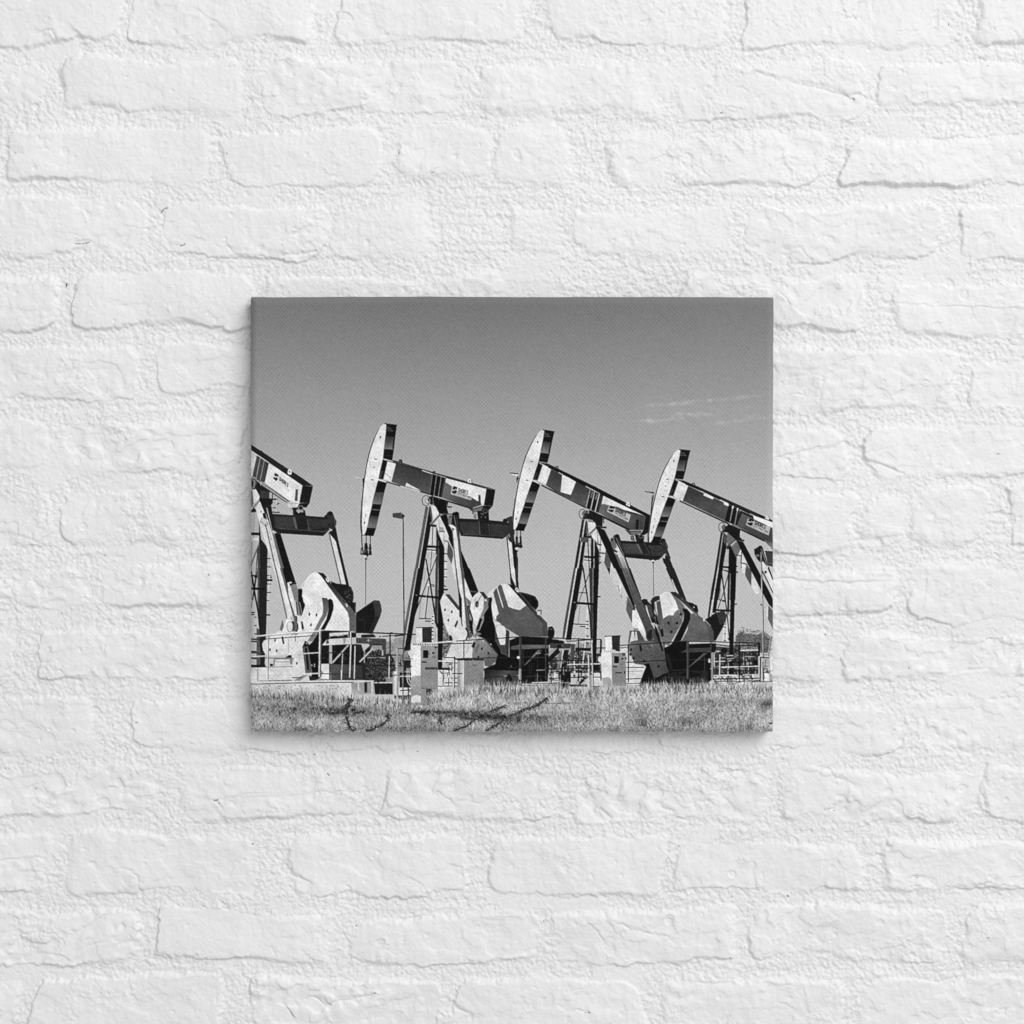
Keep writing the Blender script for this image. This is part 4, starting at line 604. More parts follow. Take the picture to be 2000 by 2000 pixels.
P(.1, (1186, 0), (1214, 0), (1162, 250), (1118, 572), (1096, 572), (1138, 250)); P(.07, (1226, 0), (1276, 0), (1232, 250), (1190, 522), (1150, 522), (1185, 250)); L(.82, 12, (1220, 0), (1180, 240), (1126, 565)); P(.1, (1336, 0), (1366, 0), (1346, 560), (1325, 480)); P(.06, (1370, 0), (1432, 0), (1412, 420), (1392, 1235), (1346, 1235), (1352, 860)); L(.75, 6, (1362, 60), (1342, 820)); L(.08, 23, (1165, 490), (1392, 500)); L(.12, 9, (1278, 20), (1340, 40)); L(.12, 10, (1228, 370), (1302, 380)); L(.1, 12, (1270, 388), (1300, 390)); L(.08, 12, (1262, 60), (1322, 520), (1352, 830)); L(.15, 8, (1340, 60), (1290, 260), (1215, 480)); L(.25, 5, (1245, 230), (1235, 370)); L(.9, 10, (1295, 640), (1272, 860)); L(.9, 10, (1320, 640), (1318, 860))
for y in (655, 692, 770, 850): L(.12, 9, (1285, y), (1312, y))
L(.07, 14, (1415, 422), (1440, 422)); E(.08, 1442, 46, 11, 9); L(.08, 12, (1335, 820), (1355, 850))
P(.33, (1540, 0), (1612, 0), (1606, 208), (1534, 72)); P(.85, (1612, 10), (1640, 30), (1700, 270), (1660, 285), (1606, 210)); P(.07, (1590, 0), (1672, 0), (1866, 380), (1866, 480), (1812, 425)); P(.33, (1808, 435), (1866, 500), (1866, 722), (1800, 592)); P(.85, (1780, 470), (1806, 445), (1802, 590), (1782, 555))
piece('jack4', 'pitman_arm')
G_()
P(.85, (1740, 1480), (1802, 1535), (1866, 1690), (1866, 1800), (1800, 1640), (1760, 1590)); P(.9, (1720, 1500), (1745, 1480), (1866, 1780), (1866, 1830)); L(.1, 13, (1806, 1540), (1866, 1690)); L(.12, 12, (1735, 1590), (1866, 1850)); P(.12, (1640, 1340), (1700, 1298), (1742, 1320), (1762, 1400), (1806, 1525), (1790, 1535), (1740, 1475), (1725, 1500), (1680, 1460), (1645, 1400)); P(.4, (1645, 1400), (1700, 1395), (1705, 1420), (1670, 1430)); L(.6, 7, (1720, 1330), (1795, 1530)); E(.08, 1712, 1312, 24, 18); P(.1, (1640, 1335), (1720, 1330), (1722, 1385), (1645, 1370)); E(.1, 1775, 1600, 14, 16)
H_()
P(.85, (1745, 20), (1866, 240), (1866, 150), (1810, 0), (1745, 0)); L(.1, 15, (1806, 0), (1866, 135)); L(.12, 12, (1735, 30), (1866, 290)); E(.1, 1775, 45, 14, 16)
piece('jack4', 'equalizer_beam')
G_(); P(.2, (1765, 1358), (1866, 1365), (1866, 1545), (1806, 1530)); L(.08, 14, (1765, 1362), (1866, 1370)); L(.5, 4, (1800, 1500), (1866, 1506))
piece('jack4', 'walking_beam')
P(.07, (722, 518), (812, 530), (1000, 608), (1866, 998), (1866, 1032), (1640, 948), (1000, 645), (850, 582)); L(.25, 5, (1000, 620), (1700, 945)); P(.9, (760, 545), (868, 596), (804, 772), (698, 716)); G(.22, (1000, 660), .3, (1000, 850), (868, 595), (1362, 822), (1342, 1022), (1300, 1002), (803, 768)); P(.93, (1050, 688), (1078, 678), (1172, 732), (1156, 752), (1048, 706)); P(.93, (1285, 782), (1345, 805), (1340, 835), (1288, 812)); L(.07, 15, (765, 768), (1352, 1045)); L(.95, 8, (655, 719), (770, 770)); L(.95, 8, (725, 523), (835, 575)); L(.9, 7, (1010, 652), (1062, 676)); L(.9, 7, (1238, 755), (1340, 800)); L(.4, 4, (900, 825), (1340, 1025))
P(.07, (1346, 812), (1472, 872), (1436, 1062), (1298, 1004)); L(.5, 14, (1392, 850), (1358, 1012)); L(.93, 18, (1398, 828), (1386, 860)); L(.5, 14, (1450, 860), (1414, 1050)); L(.93, 16, (1452, 852), (1442, 885)); P(.06, (1402, 850), (1440, 865), (1405, 1040), (1365, 1020))
G(.34, (1500, 960), .24, (1700, 1180), (1476, 880), (1866, 1060), (1866, 1262), (1760, 1235), (1432, 1062)); P(.1, (1476, 880), (1640, 950), (1642, 985), (1500, 915), (1440, 1060), (1425, 1055)); P(.92, (1630, 938), (1866, 1022), (1866, 1088), (1640, 985)); L(.9, 6, (1590, 920), (1640, 940)); L(.07, 17, (1380, 1054), (1762, 1240)); L(.65, 5, (1366, 1046), (1485, 1102)); P(.4, (1758, 1236), (1866, 1245), (1866, 1305), (1830, 1312)); L(.12, 6, (1780, 1250), (1866, 1252)); O(.08, 9, 930, 578, 16, 16); E(.93, 1795, 966, 18, 18); P(.93, (1772, 965), (1820, 965), (1818, 995), (1772, 978)); E(.15, 1795, 966, 5, 7); L(.1, 5, (1814, 952), (1822, 985))
P(.7, (1835, 1310), (1866, 1305), (1866, 1360), (1845, 1340)); E(.3, 1855, 1325, 10, 14)
piece('lamp_pole')
L(.12, 6, (1728, 1480), (1736, 1932)); L(.72, 9, (1720, 1370), (1729, 1932))
H_(); L(.72, 9, (1724, 0), (1740, 560), (1746, 1040)); L(.15, 6, (1731, 0), (1748, 560), (1754, 1040)); E(.1, 1722, 428, 9, 10)
piece('pipework_c')
P(.5, (1838, 800), (1864, 800), (1820, 1032), (1798, 1032)); L(.8, 5, (1840, 800), (1800, 1030)); L(.15, 5, (1750, 952), (1866, 952)); L(.2, 6, (1755, 1015), (1800, 1015)); P(.7, (1750, 1060), (1866, 1040), (1866, 1360), (1750, 1360)); L(.1, 11, (1712, 1047), (1822, 1050)); L(.1, 14, (1718, 1052), (1712, 1330)); L(.78, 17, (1696, 1040), (1700, 1322)); P(.93, (1828, 1055), (1866, 1030), (1866, 1260), (1835, 1200)); L(.15, 6, (1780, 1070), (1762, 1200)); L(.15, 8, (1750, 1222), (1830, 1225)); P(.92, (1762, 1235), (1815, 1235), (1815, 1330), (1762, 1330)); P(.6, (1815, 1235), (1866, 1260), (1866, 1340), (1820, 1340)); L(.1, 12, (1745, 1100), (1752, 1340)); L(.12, 8, (1770, 1150), (1800, 1150)); L(.12, 8, (1770, 1180), (1800, 1180)); L(.1, 10, (1640, 1330), (1866, 1330))

# ---- the tangle of rails, valves and pipes between the machines
def clutter(n, x0, y0, x1, y1, dark=.7):
    for i in range(n):
        x = x0 + (x1-x0)*RNG.random(); y = y0 + (y1-y0)*RNG.random()
        g = .08+.1*RNG.random() if RNG.random() < dark else .6+.28*RNG.random(); k = RNG.random()
        if k < .45: L(g, 5+6*RNG.random(), (x, y), (x+30+120*RNG.random(), y+6*RNG.standard_normal()))
        elif k < .85: L(g, 5+7*RNG.random(), (x, y), (x+4*RNG.standard_normal(), y+30+90*RNG.random()))
        elif k < .93: L(g, 6+5*RNG.random(), (x, y), (x+50*RNG.standard_normal(), y+50*RNG.random()))
        else: P(g, (x, y), (x+14+24*RNG.random(), y), (x+14+24*RNG.random(), y+16+24*RNG.random()), (x, y+20))
piece('jack1', 'guard_rail'); B_(); clutter(14, 1390, 1000, 1600, 1290, 1)
piece('jack2', 'guard_rail'); F_(); clutter(60, 430, 1060, 860, 1330); D_(); clutter(16, 1500, 960, 1780, 1290); clutter(10, 515, 1100, 690, 1370)
piece('jack3', 'guard_rail'); H_(); clutter(60, 1170, 1000, 1670, 1340); clutter(8, 1740, 1060, 1800, 1300)
piece('pipework'); D_(); clutter(16, 40, 960, 170, 1440)
piece('jack2', 'guard_rail'); F_()
L(.1, 12, (110, 806), (400, 815), (940, 836)); L(.1, 10, (425, 1086), (880, 1086)); L(.1, 10, (425, 1186), (880, 1180)); L(.1, 10, (430, 1296), (900, 1276)); L(.12, 11, (780, 830), (780, 1330)); L(.25, 13, (396, 820), (396, 1310)); L(.88, 12, (650, 1132), (890, 1126))
piece('jack3', 'guard_rail'); H_()
L(.08, 12, (1150, 1302), (1700, 1290)); L(.08, 11, (1180, 1106), (1690, 1094)); L(.88, 13, (1250, 1162), (1690, 1150)); L(.1, 10, (1190, 1202), (1690, 1204)); L(.08, 13, (1470, 880), (1470, 1330)); L(.8, 14, (1240, 1010), (1236, 1270)); L(.08, 26, (1702, 878), (1696, 1032)); L(.88, 13, (1480, 966), (1690, 960)); L(.1, 12, (1142, 890), (1350, 915), (1690, 900))

# ---- signs on the four beams (drawn once in close-up coordinates, fitted to each)
ZS = [(370, 345), (1200, 680), (1110, 965), (305, 550)]
def sign(J, dst, plate, small=.36, ink=.07, edge=True):
    TA(ZS, dst)
    piece(J, 'sign_plate')
    if plate is not None:
        P(plate, *ZS)
        if edge: L(min(plate+.12, .97), 12, (1195, 690), (1110, 960), (310, 550))
    P(ink, (385, 415), (440, 350), (475, 345), (600, 405), (568, 466), (492, 428), (480, 462), (440, 440), (395, 425))
    P(ink, (385, 470), (455, 505), (490, 475), (548, 508), (562, 540), (505, 590), (470, 597), (350, 525))
    text(ink, 17, 'SHORES', (618, 556), (1000, 735), (26, -108), .5)
    if small is not None:
        text(small, 11, 'LIFT SOLUTIONS', (588, 622), (1085, 885), (18, -46), .4)
sign('jack1', [E6(x, y, 480, 850) for x, y in ((322, 432), (540, 600), (515, 690), (300, 518))], None, .8, .13, False)
TA([(0, 0), (1932, 0), (0, 1932)], [(870, 930), (970, 930), (870, 1030)])
piece('jack2', 'sign_plate'); P(.72, (240, 370), (440, 400), (830, 720), (985, 775), (968, 912), (190, 680)); P(.95, (430, 390), (1010, 570), (990, 780), (800, 700), (460, 560))
sign('jack2', [(870+x/19.32, 930+y/19.32) for x, y in ((245, 385), (1010, 585), (968, 912), (192, 680))], None, .35, .07, False)
sign('jack3', [(1170+x/19.32, 970+y/19.32) for x, y in ZS], .72)
sign('jack4', [E6(x, y, 1200, 850) for x, y in ((1566, 968), (1838, 1078), (1808, 1166), (1548, 1060))], .68)

# ---- shaded ground and footings right behind the grass
piece('jack2', 'base_skid'); D_()
P(.22, (1050, 1366), (1932, 1366), (1932, 1480), (1050, 1480)); P(.6, (1450, 1380), (1932, 1372), (1932, 1480), (1450, 1480))
piece('jack3', 'base_skid'); H_()
P(.16, (300, 1348), (1120, 1345), (1120, 1470), (300, 1470)); P(.7, (1120, 1374), (1866, 1362), (1866, 1470), (1120, 1470)); P(.75, (-60, 1386), (300, 1380), (300, 1480), (-60, 1480))
piece('control_cabinet_b'); F_(); P(.66, (1062, 1400), (1172, 1400), (1172, 1490), (1062, 1490)); P(.53, (1172, 1400), (1340, 1400), (1340, 1490), (1172, 1490))
# ---- grass -----------------------------------------------------------------------
piece('grass')
def px(x, y): return ((x-PX0)*SS, (y-PY0)*SS)
topx = [487, 560, 640, 690, 740, 800, 880, 950, 1060, 1150, 1240, 1300, 1380, 1440, 1512]
topy = [1353, 1357, 1360, 1366, 1370, 1374, 1356, 1347, 1348, 1353, 1348, 1345, 1345, 1344, 1345]
gh, gw = PIC.shape
n3 = smooth2(RNG.standard_normal((gh, gw)).astype(np.float32), 7); n3 /= n3.std()
n1 = smooth2(RNG.standard_normal((gh, gw)).astype(np.float32), 3); n1 /= n1.std()
n2 = RNG.standard_normal((gh, gw)).astype(np.float32)
n2 = smooth2(n2, 14); n2 /= n2.std()
ty = nodes(topx, topy, xx) + 3*np.sin(xx*.11) + 2*np.sin(xx*.31) + 2*np.sin(xx*.83)
gm = yy[:, None] > ty[None, :]
t01 = np.clip((yy-1340)/90, 0, 1)[:, None]
base = .715 + .035*n2 + .035*n1 + .04*t01
DARK = [(560, 1372, 55, 14, .10), (600, 1385, 60, 14, .16), (640, 1392, 60, 10, .15), (510, 1385, 25, 18, .1), (540, 1398, 20, 10, .1), (700, 1390, 60, 8, .24), (760, 1393, 25, 6, .15), (820, 1393, 40, 5, .25), (880, 1395, 70, 8, .22), (930, 1400, 45, 9, .26), (985, 1404, 50, 7, .27),
        (830, 1412, 60, 12, .13), (1010, 1410, 70, 12, .16), (1060, 1403, 50, 9, .15), (1130, 1402, 30, 9, .13), (1255, 1410, 16, 5, .22), (1250, 1395, 20, 8, .1), (1335, 1412, 26, 7, .2), (1360, 1402, 30, 8, .1), (1385, 1374, 28, 8, .17), (1500, 1377, 20, 10, .25), (1440, 1370, 40, 10, .08), (790, 1425, 40, 5, .1), (590, 1426, 20, 4, .2), (690, 1424, 20, 4, .12), (700, 1352, 60, 10, -.02), (620, 1350, 20, 6, .1), (990, 1360, 18, 10, .1)]
dk = np.zeros((gh, gw), np.float32)
for cx, cy, rx, ry, a in DARK:
    dk += (a*np.exp(-((xx[None, :]-cx)/rx)**2 - ((yy[:, None]-cy)/ry)**2)).astype(np.float32)
base = base + .05*n3 - dk*1.3*np.clip(.7 + .75*n3 + .3*n1, 0, 2.4)
PIC[gm] = base[gm]; PID[gm] = CUR[0]
def strokes(n, ylo, yhi, l0, l1, w0, w1, lo, hi, lean=.35, dark=1.0):
    for i in range(n):
        x = PX0 + PW*RNG.random()
        t = float(np.interp(x, topx, topy))
        y = t + ylo + (yhi-ylo)*RNG.random()
        if y > 1436: continue
        l = l0 + (l1-l0)*RNG.random(); a = lean*RNG.standard_normal(); w = w0 + (w1-w0)*RNG.random()
        ix, iy = int((x-PX0)*SS), min(int((y-PY0)*SS), gh-1)
        d = dk[iy, ix]
        g = lo + (hi-lo)*RNG.random() - d*dark*(.6+.5*RNG.random())
        x2, y2 = x + l*a, y - l
        (ax, ay), (bx, by) = px(x, y), px(x2, y2)
        h = w*SS/2
        put(np.array([(ax-h, ay), (ax+h, ay), (bx+.4, by), (bx-.4, by)]), max(g, .05))
strokes(4200, 2, 95, 5, 13, .7, 1.4, .42, .78, .3)
strokes(2700, 4, 95, 3, 9, .7, 1.4, .2, .5, .35)
strokes(5200, 0, 95, 4, 12, .6, 1.2, .68, .92, .3, 1.2)
piece('grass')
strokes(2400, -3, 10, 7, 17, .6, 1.2, .6, .92, .2)
strokes(450, -4, 3, 8, 22, .6, 1.1, .66, .92, .25)
strokes(800, 0, 12, 5, 14, .6, 1.1, .14, .4, .25)
strokes(9000, 30, 95, 1.5, 4, .7, 1.4, .5, .84, .8)
strokes(3000, 25, 95, 1.5, 4.5, .7, 1.5, .22, .5, .8, 1.4)
# branches whose shadows lie on the grass
def branch(pts, w, g=.09):
    q = np.array(pts, float)
    for i in range(len(q)-1):
        n = max(int(np.hypot(*(q[i+1]-q[i]))/3), 1)
        for k in range(n):
            p = q[i] + (q[i+1]-q[i])*(k/n); s = 8+10*RNG.random()
            if RNG.random() < .85:
                E(g+.2*RNG.random(), p[0]+.55*w*RNG.standard_normal(), p[1]+.5*w*RNG.standard_normal(), w*(.4+.8*RNG.random()), w*(.3+.5*RNG.random()), RNG.random()*3)
            if RNG.random() < .5: E(.2+.25*RNG.random(), p[0]+2.2*w*RNG.standard_normal(), p[1]+1.6*w*RNG.standard_normal(), w*(.3+.6*RNG.random()), w*(.3+.5*RNG.random()), RNG.random()*3)
B_()
branch([(1260, 1555), (1200, 1540)], 13); branch([(1225, 1540), (1180, 1620), (1165, 1690)], 16); branch([(1205, 1620), (1160, 1640), (1120, 1690)], 12); branch([(900, 1640), (1000, 1720), (1100, 1700)], 9, .15); branch([(1165, 1690), (1040, 1690), (980, 1700)], 12); branch([(1165, 1690), (1190, 1790), (1240, 1920)], 12); branch([(1260, 1700), (1400, 1680)], 12, .12)
branch([(1670, 1720), (1660, 1780), (1600, 1830), (1480, 1890), (1400, 1925)], 13); branch([(1250, 1915), (1290, 1880)], 8)
D_()
branch([(680, 1925), (850, 1850), (960, 1770), (1010, 1740), (1110, 1690), (1240, 1640), (1310, 1610)], 11); branch([(200, 1690), (350, 1685), (420, 1690)], 12, .1); branch([(470, 1690), (800, 1695)], 11, .12); branch([(540, 1740), (550, 1830)], 12, .15); branch([(760, 1700), (800, 1760), (960, 1770)], 12, .12)
branch([(1080, 1915), (1250, 1800), (1380, 1730), (1450, 1690), (1560, 1650), (1660, 1620), (1790, 1530)], 11); branch([(950, 1750), (1010, 1740), (1160, 1745), (1300, 1750)], 18, .08)
F_()
branch([(0, 1735), (170, 1650), (280, 1615), (330, 1590), (410, 1530)], 11); branch([(330, 1590), (480, 1590), (720, 1580)], 4, .25); branch([(480, 1890), (560, 1880)], 5, .3)
H_()
for i in range(45):
    E(.2+.3*RNG.random(), 290+60*(RNG.random()+RNG.random()), 1790+40*(RNG.random()+RNG.random()), 3+4*RNG.random(), 5+7*RNG.random())
    E(.2+.3*RNG.random(), 780+140*(RNG.random()+RNG.random()), 1770+50*(RNG.random()+RNG.random()), 3+4*RNG.random(), 5+7*RNG.random())
E(.2, 1845, 1825, 30, 9)
piece('grass')
strokes(900, 10, 95, 2, 6, .6, 1.1, .5, .85, .6)
# cabinet foot and posts stand up out of the grass
D_()
piece('control_cabinet'); P(.64, (197, 1400), (310, 1400), (310, 1510), (197, 1540)); P(.6, (310, 1414), (376, 1414), (368, 1548), (310, 1584)); P(.93, (197, 1528), (215, 1500), (262, 1488), (310, 1502), (310, 1588), (197, 1580))
piece('grass')
for i in range(60):
    x = 190+130*RNG.random(); put(loc([(x-5, 1610), (x+5, 1610), (x+10*RNG.standard_normal(), 1556+40*RNG.random())]), .5+.3*RNG.random())

# ---- tone: mottled paint and dust on the printed things, fine grain, one value per picture px
lo_ = PIC.reshape(PH, SS, PW, SS).mean((1, 3))
mo = smooth2(RNG.standard_normal((PH, PW)).astype(np.float32), 1); mo /= mo.std()
mo2 = smooth2(RNG.standard_normal((PH, PW)).astype(np.float32), 5); mo2 /= mo2.std()
things = smooth2((PID.reshape(PH, SS, PW, SS)[:, 1, :, 1] != 0).astype(np.float32), 1)
mo3 = smooth2(RNG.standard_normal((PH, PW)).astype(np.float32), 11); mo3 /= mo3.std()
lo_ = lo_*(1 + things*(.016*mo + .022*mo2 + .05*np.clip(mo3, -2, 2)*(1.25-lo_))) + things*.006*mo
lo_ = lo_*(1-things) + things*(.012 + .95*lo_)
soft = smooth2(lo_, 1)
PICT = lo_*.95 + .05*soft
grain = RNG.standard_normal((PH, PW)).astype(np.float32); grain = .6*grain + .4*smooth2(grain, 1)*3
PICT = np.clip(PICT + grain*.011, .03, .96)
PIDX = PID.reshape(PH, SS, PW, SS)[:, 1, :, 1].copy()

# ---------------------------------------------------------------- the wall
# All wall shapes are laid out on the wall's own face, in units of 1/2000 of the
# photographed width (x to the right, y down).
def lattice(period, seed, xs, ys, py=None):
    """smooth random field of unit size on the grid xs x ys"""
    py = py or period
    r = np.random.default_rng(seed)
    x = (xs + 4000)/period; y = (ys + 4000)/py
    R = r.standard_normal((int(y.max())+4, int(x.max())+4)).astype(np.float32)
    def w(t):
        i = np.floor(t).astype(int); f = (t - i).astype(np.float32)
        # cubic b-spline weights
        return i, [(1-f)**3/6, (3*f**3-6*f**2+4)/6, (-3*f**3+3*f**2+3*f+1)/6, f**3/6]
    iy, wy = w(y); ix, wx = w(x)
    tmp = sum(R[iy+k, :]*wy[k][:, None] for k in range(4))
    out = sum(tmp[:, ix+k]*wx[k][None, :] for k in range(4))
    return out/.47

def sstep(a, b, x):
    t = np.clip((x-a)/(b-a), 0, 1)
    return t*t*(3-2*t)

def q(ox, oy, l):
    return [tuple(v/1.932 + (ox if i in (0, 2) else oy) for i, v in enumerate(b[:4])) + tuple(b[4:]) for b in l]

# bricks: x0, y0, x1, y1, [relief, roughness, softness of the arris]
BR = []
BR += q(0, 0, [(-300, -90, 448, 158, 1, .4, .7), (487, -90, 1205, 160, 1, .7, .8), (1295, -90, 1985, 155, .9, .5, 1),
   (-300, 222, 175, 375, .8, .8, 1.2), (230, 220, 937, 420, 1.1, .25, .9), (990, 225, 1735, 436, 1.1, .9, .7), (1795, 232, 2502, 438, .7, .8, 1.6),
   (18, 490, 800, 700, 1.1, .4, .9), (852, 480, 1445, 692, 1, .3, .8), (1505, 478, 1832, 690, .6, .7, 1.4), (1850, 480, 2165, 700, .5, .3, 1.8),
   (-300, 755, 550, 968, 1, .6, .8), (602, 768, 1262, 970, 1.1, .6, .7), (1266, 772, 1640, 972, .45, .3, 2), (1925, 790, 2150, 960, .4, .4, 2),
   (-300, 1045, 216, 1250, 1, .6, .8), (275, 1040, 960, 1250, 1.05, .4, .8), (985, 1030, 1900, 1240, .7, .7, 1.3),
   (-300, 1312, 532, 1506, 1, 1, .8), (600, 1315, 1300, 1482, 1, .5, .8), (1340, 1310, 2400, 1500, 1, .5, .8),
   (-300, 1588, 172, 1782, 1, .6, 1), (228, 1588, 908, 1792, 1, 1.3, .7), (960, 1590, 1700, 1790, 1, .5, 1),
   (-300, 1862, 190, 2060, .8, 1.1, 1.1), (230, 1870, 740, 2062, .8, 1.1, 1.1), (775, 1880, 1300, 2050, .6, .9, 1.3)])
BR += q(1000, 0, [(105, -90, 822, 158, .8, .5, .9), (880, -90, 1648, 175, .9, .4, .9), (1722, -90, 2400, 162, .9, .5, .9),
   (632, 228, 1335, 440, 1, .7, .8), (1382, 238, 2080, 405, 1, .5, .9), (2120, 240, 2700, 420, 1, .5, .9),
   (390, 495, 1190, 702, .8, .9, 1.2), (1255, 528, 2400, 706, 1, .5, .7),
   (270, 788, 850, 962, .6, .6, 1.5), (900, 778, 1632, 976, 1, .6, .8), (1700, 768, 2400, 974, 1, .5, .8),
   (612, 1040, 1335, 1246, .9, 1.1, .8), (1425, 1062, 2400, 1248, 1, .7, .7),
   (960, 1318, 1692, 1536, .9, .9, .8), (1750, 1345, 2400, 1534, 1, .5, .7),
   (800, 1588, 1275, 1802, .9, .8, .8), (1338, 1590, 2400, 1806, .8, .7, 1)])
BR += q(0, 1000, [(-300, 208, 322, 362, .9, 1.2, .9), (360, 205, 1250, 368, 1, .8, .9),
   (-300, 450, 15, 640, .7, .6, 1.2), (108, 450, 802, 646, .9, .9, .8), (890, 455, 1500, 648, .8, .5, .9),
   (-300, 700, 346, 912, .8, .7, 1.2), (508, 720, 1140, 912, .9, .6, 1), (1200, 715, 1580, 908, .9, .6, 1), (1630, 715, 2410, 905, .9, .7, 1),
   (-300, 975, 600, 1152, .9, 1.4, .9), (690, 972, 1352, 1160, 1, .8, .7), (1440, 968, 2100, 1152, 1, 1.1, .9),
   (-300, 1225, 192, 1436, .9, .9, 1), (272, 1222, 962, 1440, 1, .9, .8), (1075, 1222, 1762, 1440, 1, .6, .8), (1830, 1220, 2535, 1450, 1, .4, .8),
   (-300, 1498, 542, 1706, 1, 1.2, .8), (590, 1508, 1292, 1702, 1, .5, .8), (1366, 1518, 2048, 1700, .9, .9, .9),
   (-300, 1765, 90, 1960, .7, 1, 1.2), (136, 1762, 842, 1985, 1, .6, .6), (940, 1765, 1662, 1972, .9, 1.4, .9), (1722, 1762, 2432, 1990, 1, .6, .8)])
BR += q(1000, 1000, [(800, -80, 1292, 145, .9, .6, .8), (1310, -70, 1490, 140, .6, 1.5, 1.3), (1500, -80, 1802, 140, .9, .7, .9), (1872, -80, 2400, 130, .9, .6, .9),
   (700, 215, 1442, 396, .9, .8, .9), (1502, 205, 2400, 402, .9, .5, .9),
   (600, 455, 1200, 636, .9, .6, .9), (1270, 468, 2040, 632, .9, 1.8, 1.1), (2100, 460, 2700, 640, .9, 1, 1),
   (520, 715, 1452, 906, .8, .7, 1.1), (1500, 712, 2400, 906, .8, 1.1, 1),
   (232, 978, 950, 1168, .9, 1.9, 1), (1005, 980, 1700, 1162, .9, 1.4, 1), (1782, 958, 2400, 1150, 1, .5, .7),
   (652, 1255, 1336, 1442, .9, .8, .9), (1416, 1235, 2200, 1440, 1, .9, .8),
   (176, 1508, 852, 1702, 1, .9, .8), (902, 1495, 1632, 1692, .9, .8, .8), (1690, 1508, 2400, 1702, .9, .8, .9),
   (562, 1770, 1260, 1980, .9, .8, 1), (1322, 1765, 2400, 1990, .9, .8, .9)])
# the same bond goes on beyond the photographed part
_r = np.random.default_rng(77)
ROWS = [(i*144.2 - 32.5 - 55, i*144.2 - 32.5 + 55) for i in range(-13, 29)]
for k, (y0, y1) in enumerate(ROWS):
    x = -2300 + (k % 2)*200 + 60*_r.random()
    while x < 4300:
        w_ = 330 + 60*_r.random()
        inside = x > -190 and x + w_ < 2190 and y0 > -70 and y1 < 2050
        touch = x + w_ > -150 and x < 2200 and y1 > -90 and y0 < 2050
        if not touch:
            BR.append((x, y0+6*_r.standard_normal(), x+w_, y1+6*_r.standard_normal(), .9+.2*_r.random(), .4+.9*_r.random(), .8+.4*_r.random()))
        x += w_ + 26 + 14*_r.random()

# cracks, chips and ridges one can see: (depth, width, points)
def z1(ox, oy, l): return [(d, w, [(x/1.932+ox, y/1.932+oy) for x, y in p]) for d, w, p in l]
CR = []
CR += z1(0, 0, [(5, 5, [(165, 118), (205, 112), (212, 150)]), (6, 6, [(285, 122), (320, 165)]), (4, 3, [(0, 545), (30, 560), (60, 577), (95, 585), (160, 560), (165, 520)]),
   (4, 3, [(605, 800), (628, 782)]), (3.5, 3, [(605, 850), (625, 905), (650, 930), (690, 928), (710, 908), (760, 895)]), (3, 3, [(283, 918), (340, 916)]), (4, 5, [(1120, 865), (1165, 850)]), (4, 5, [(860, 925), (890, 962), (1020, 965), (1200, 948)]),
   (3, 4, [(1215, 262), (1275, 300), (1290, 275), (1370, 300), (1420, 290), (1450, 250)]), (2.5, 4, [(1030, 360), (1050, 390), (1010, 410)]), (3, 3, [(855, 670), (850, 620), (880, 610)]), (3, 3, [(1510, 660), (1500, 600), (1530, 590)]), (3, 3, [(1630, 650), (1660, 632)]),
   (2, 2, [(480, 850), (555, 872)]), (2.5, 3, [(243, 1070), (248, 1080)]), (3, 4, [(240, 1400), (260, 1360), (340, 1370), (400, 1385)]), (2.5, 4, [(570, 1700), (700, 1720), (830, 1680)]), (2.5, 4, [(380, 1620), (400, 1700), (380, 1760)]),
   (2, 3, [(740, 20), (790, 60), (830, 80)]), (2, 3, [(980, 20), (1040, 50), (1060, 80)])])
CR += z1(1000, 0, [(4, 5, [(920, 265), (1000, 300), (1180, 345), (1270, 362), (1315, 355)]), (6, 5, [(1262, 362), (1280, 372)]), (4, 5, [(1240, 440), (1180, 438)]), (4, 4, [(790, 428), (820, 395), (860, 408)]), (2, 3, [(1490, 370), (1520, 395)]), (2, 3, [(1560, 320), (1562, 385)]),
   (4, 4, [(1590, 520), (1640, 530), (1680, 510), (1740, 525), (1800, 515), (1850, 525), (1910, 512)]), (5, 6, [(1760, 215), (1800, 242), (1920, 230)]), (3, 5, [(985, 690), (1060, 700)]), (3, 5, [(700, 690), (850, 695)]), (4, 6, [(1050, 935), (1090, 928), (1130, 970)]), (2.5, 4, [(1035, 805), (1060, 835)]), (2.5, 4, [(1140, 815), (1165, 825)]), (3, 5, [(1195, 880), (1220, 900)]),
   (2, 3, [(860, 570), (880, 590)]), (2.5, 3, [(710, 625), (745, 660)]), (2, 3, [(1430, 1140), (1560, 1150), (1920, 1160)]), (3, 5, [(1420, 1150), (1445, 1130), (1450, 1190)]), (3, 4, [(880, 1085), (1000, 1090), (1035, 1140)]),
   (3, 5, [(1070, 1420), (1130, 1410), (1165, 1420), (1165, 1530)]), (3, 5, [(1060, 1480), (1110, 1490), (1100, 1450)]), (2, 3, [(1325, 1440), (1330, 1520)]), (4, 4, [(990, 1722), (1060, 1712), (1120, 1690), (1200, 1668), (1275, 1655)]), (5, 6, [(1340, 1735), (1400, 1755), (1475, 1785)]), (3, 5, [(1560, 1435), (1590, 1440), (1640, 1470)]), (3, 4, [(1270, 1590), (1210, 1600), (1240, 1640)]),
   (4, 5, [(1265, 70), (1310, 66), (1315, 20)]), (3, 4, [(1240, 0), (1260, 60)]), (3, 4, [(1365, 60), (1360, 10)]), (3, 4, [(1720, 0), (1725, 60), (1750, 100)])])
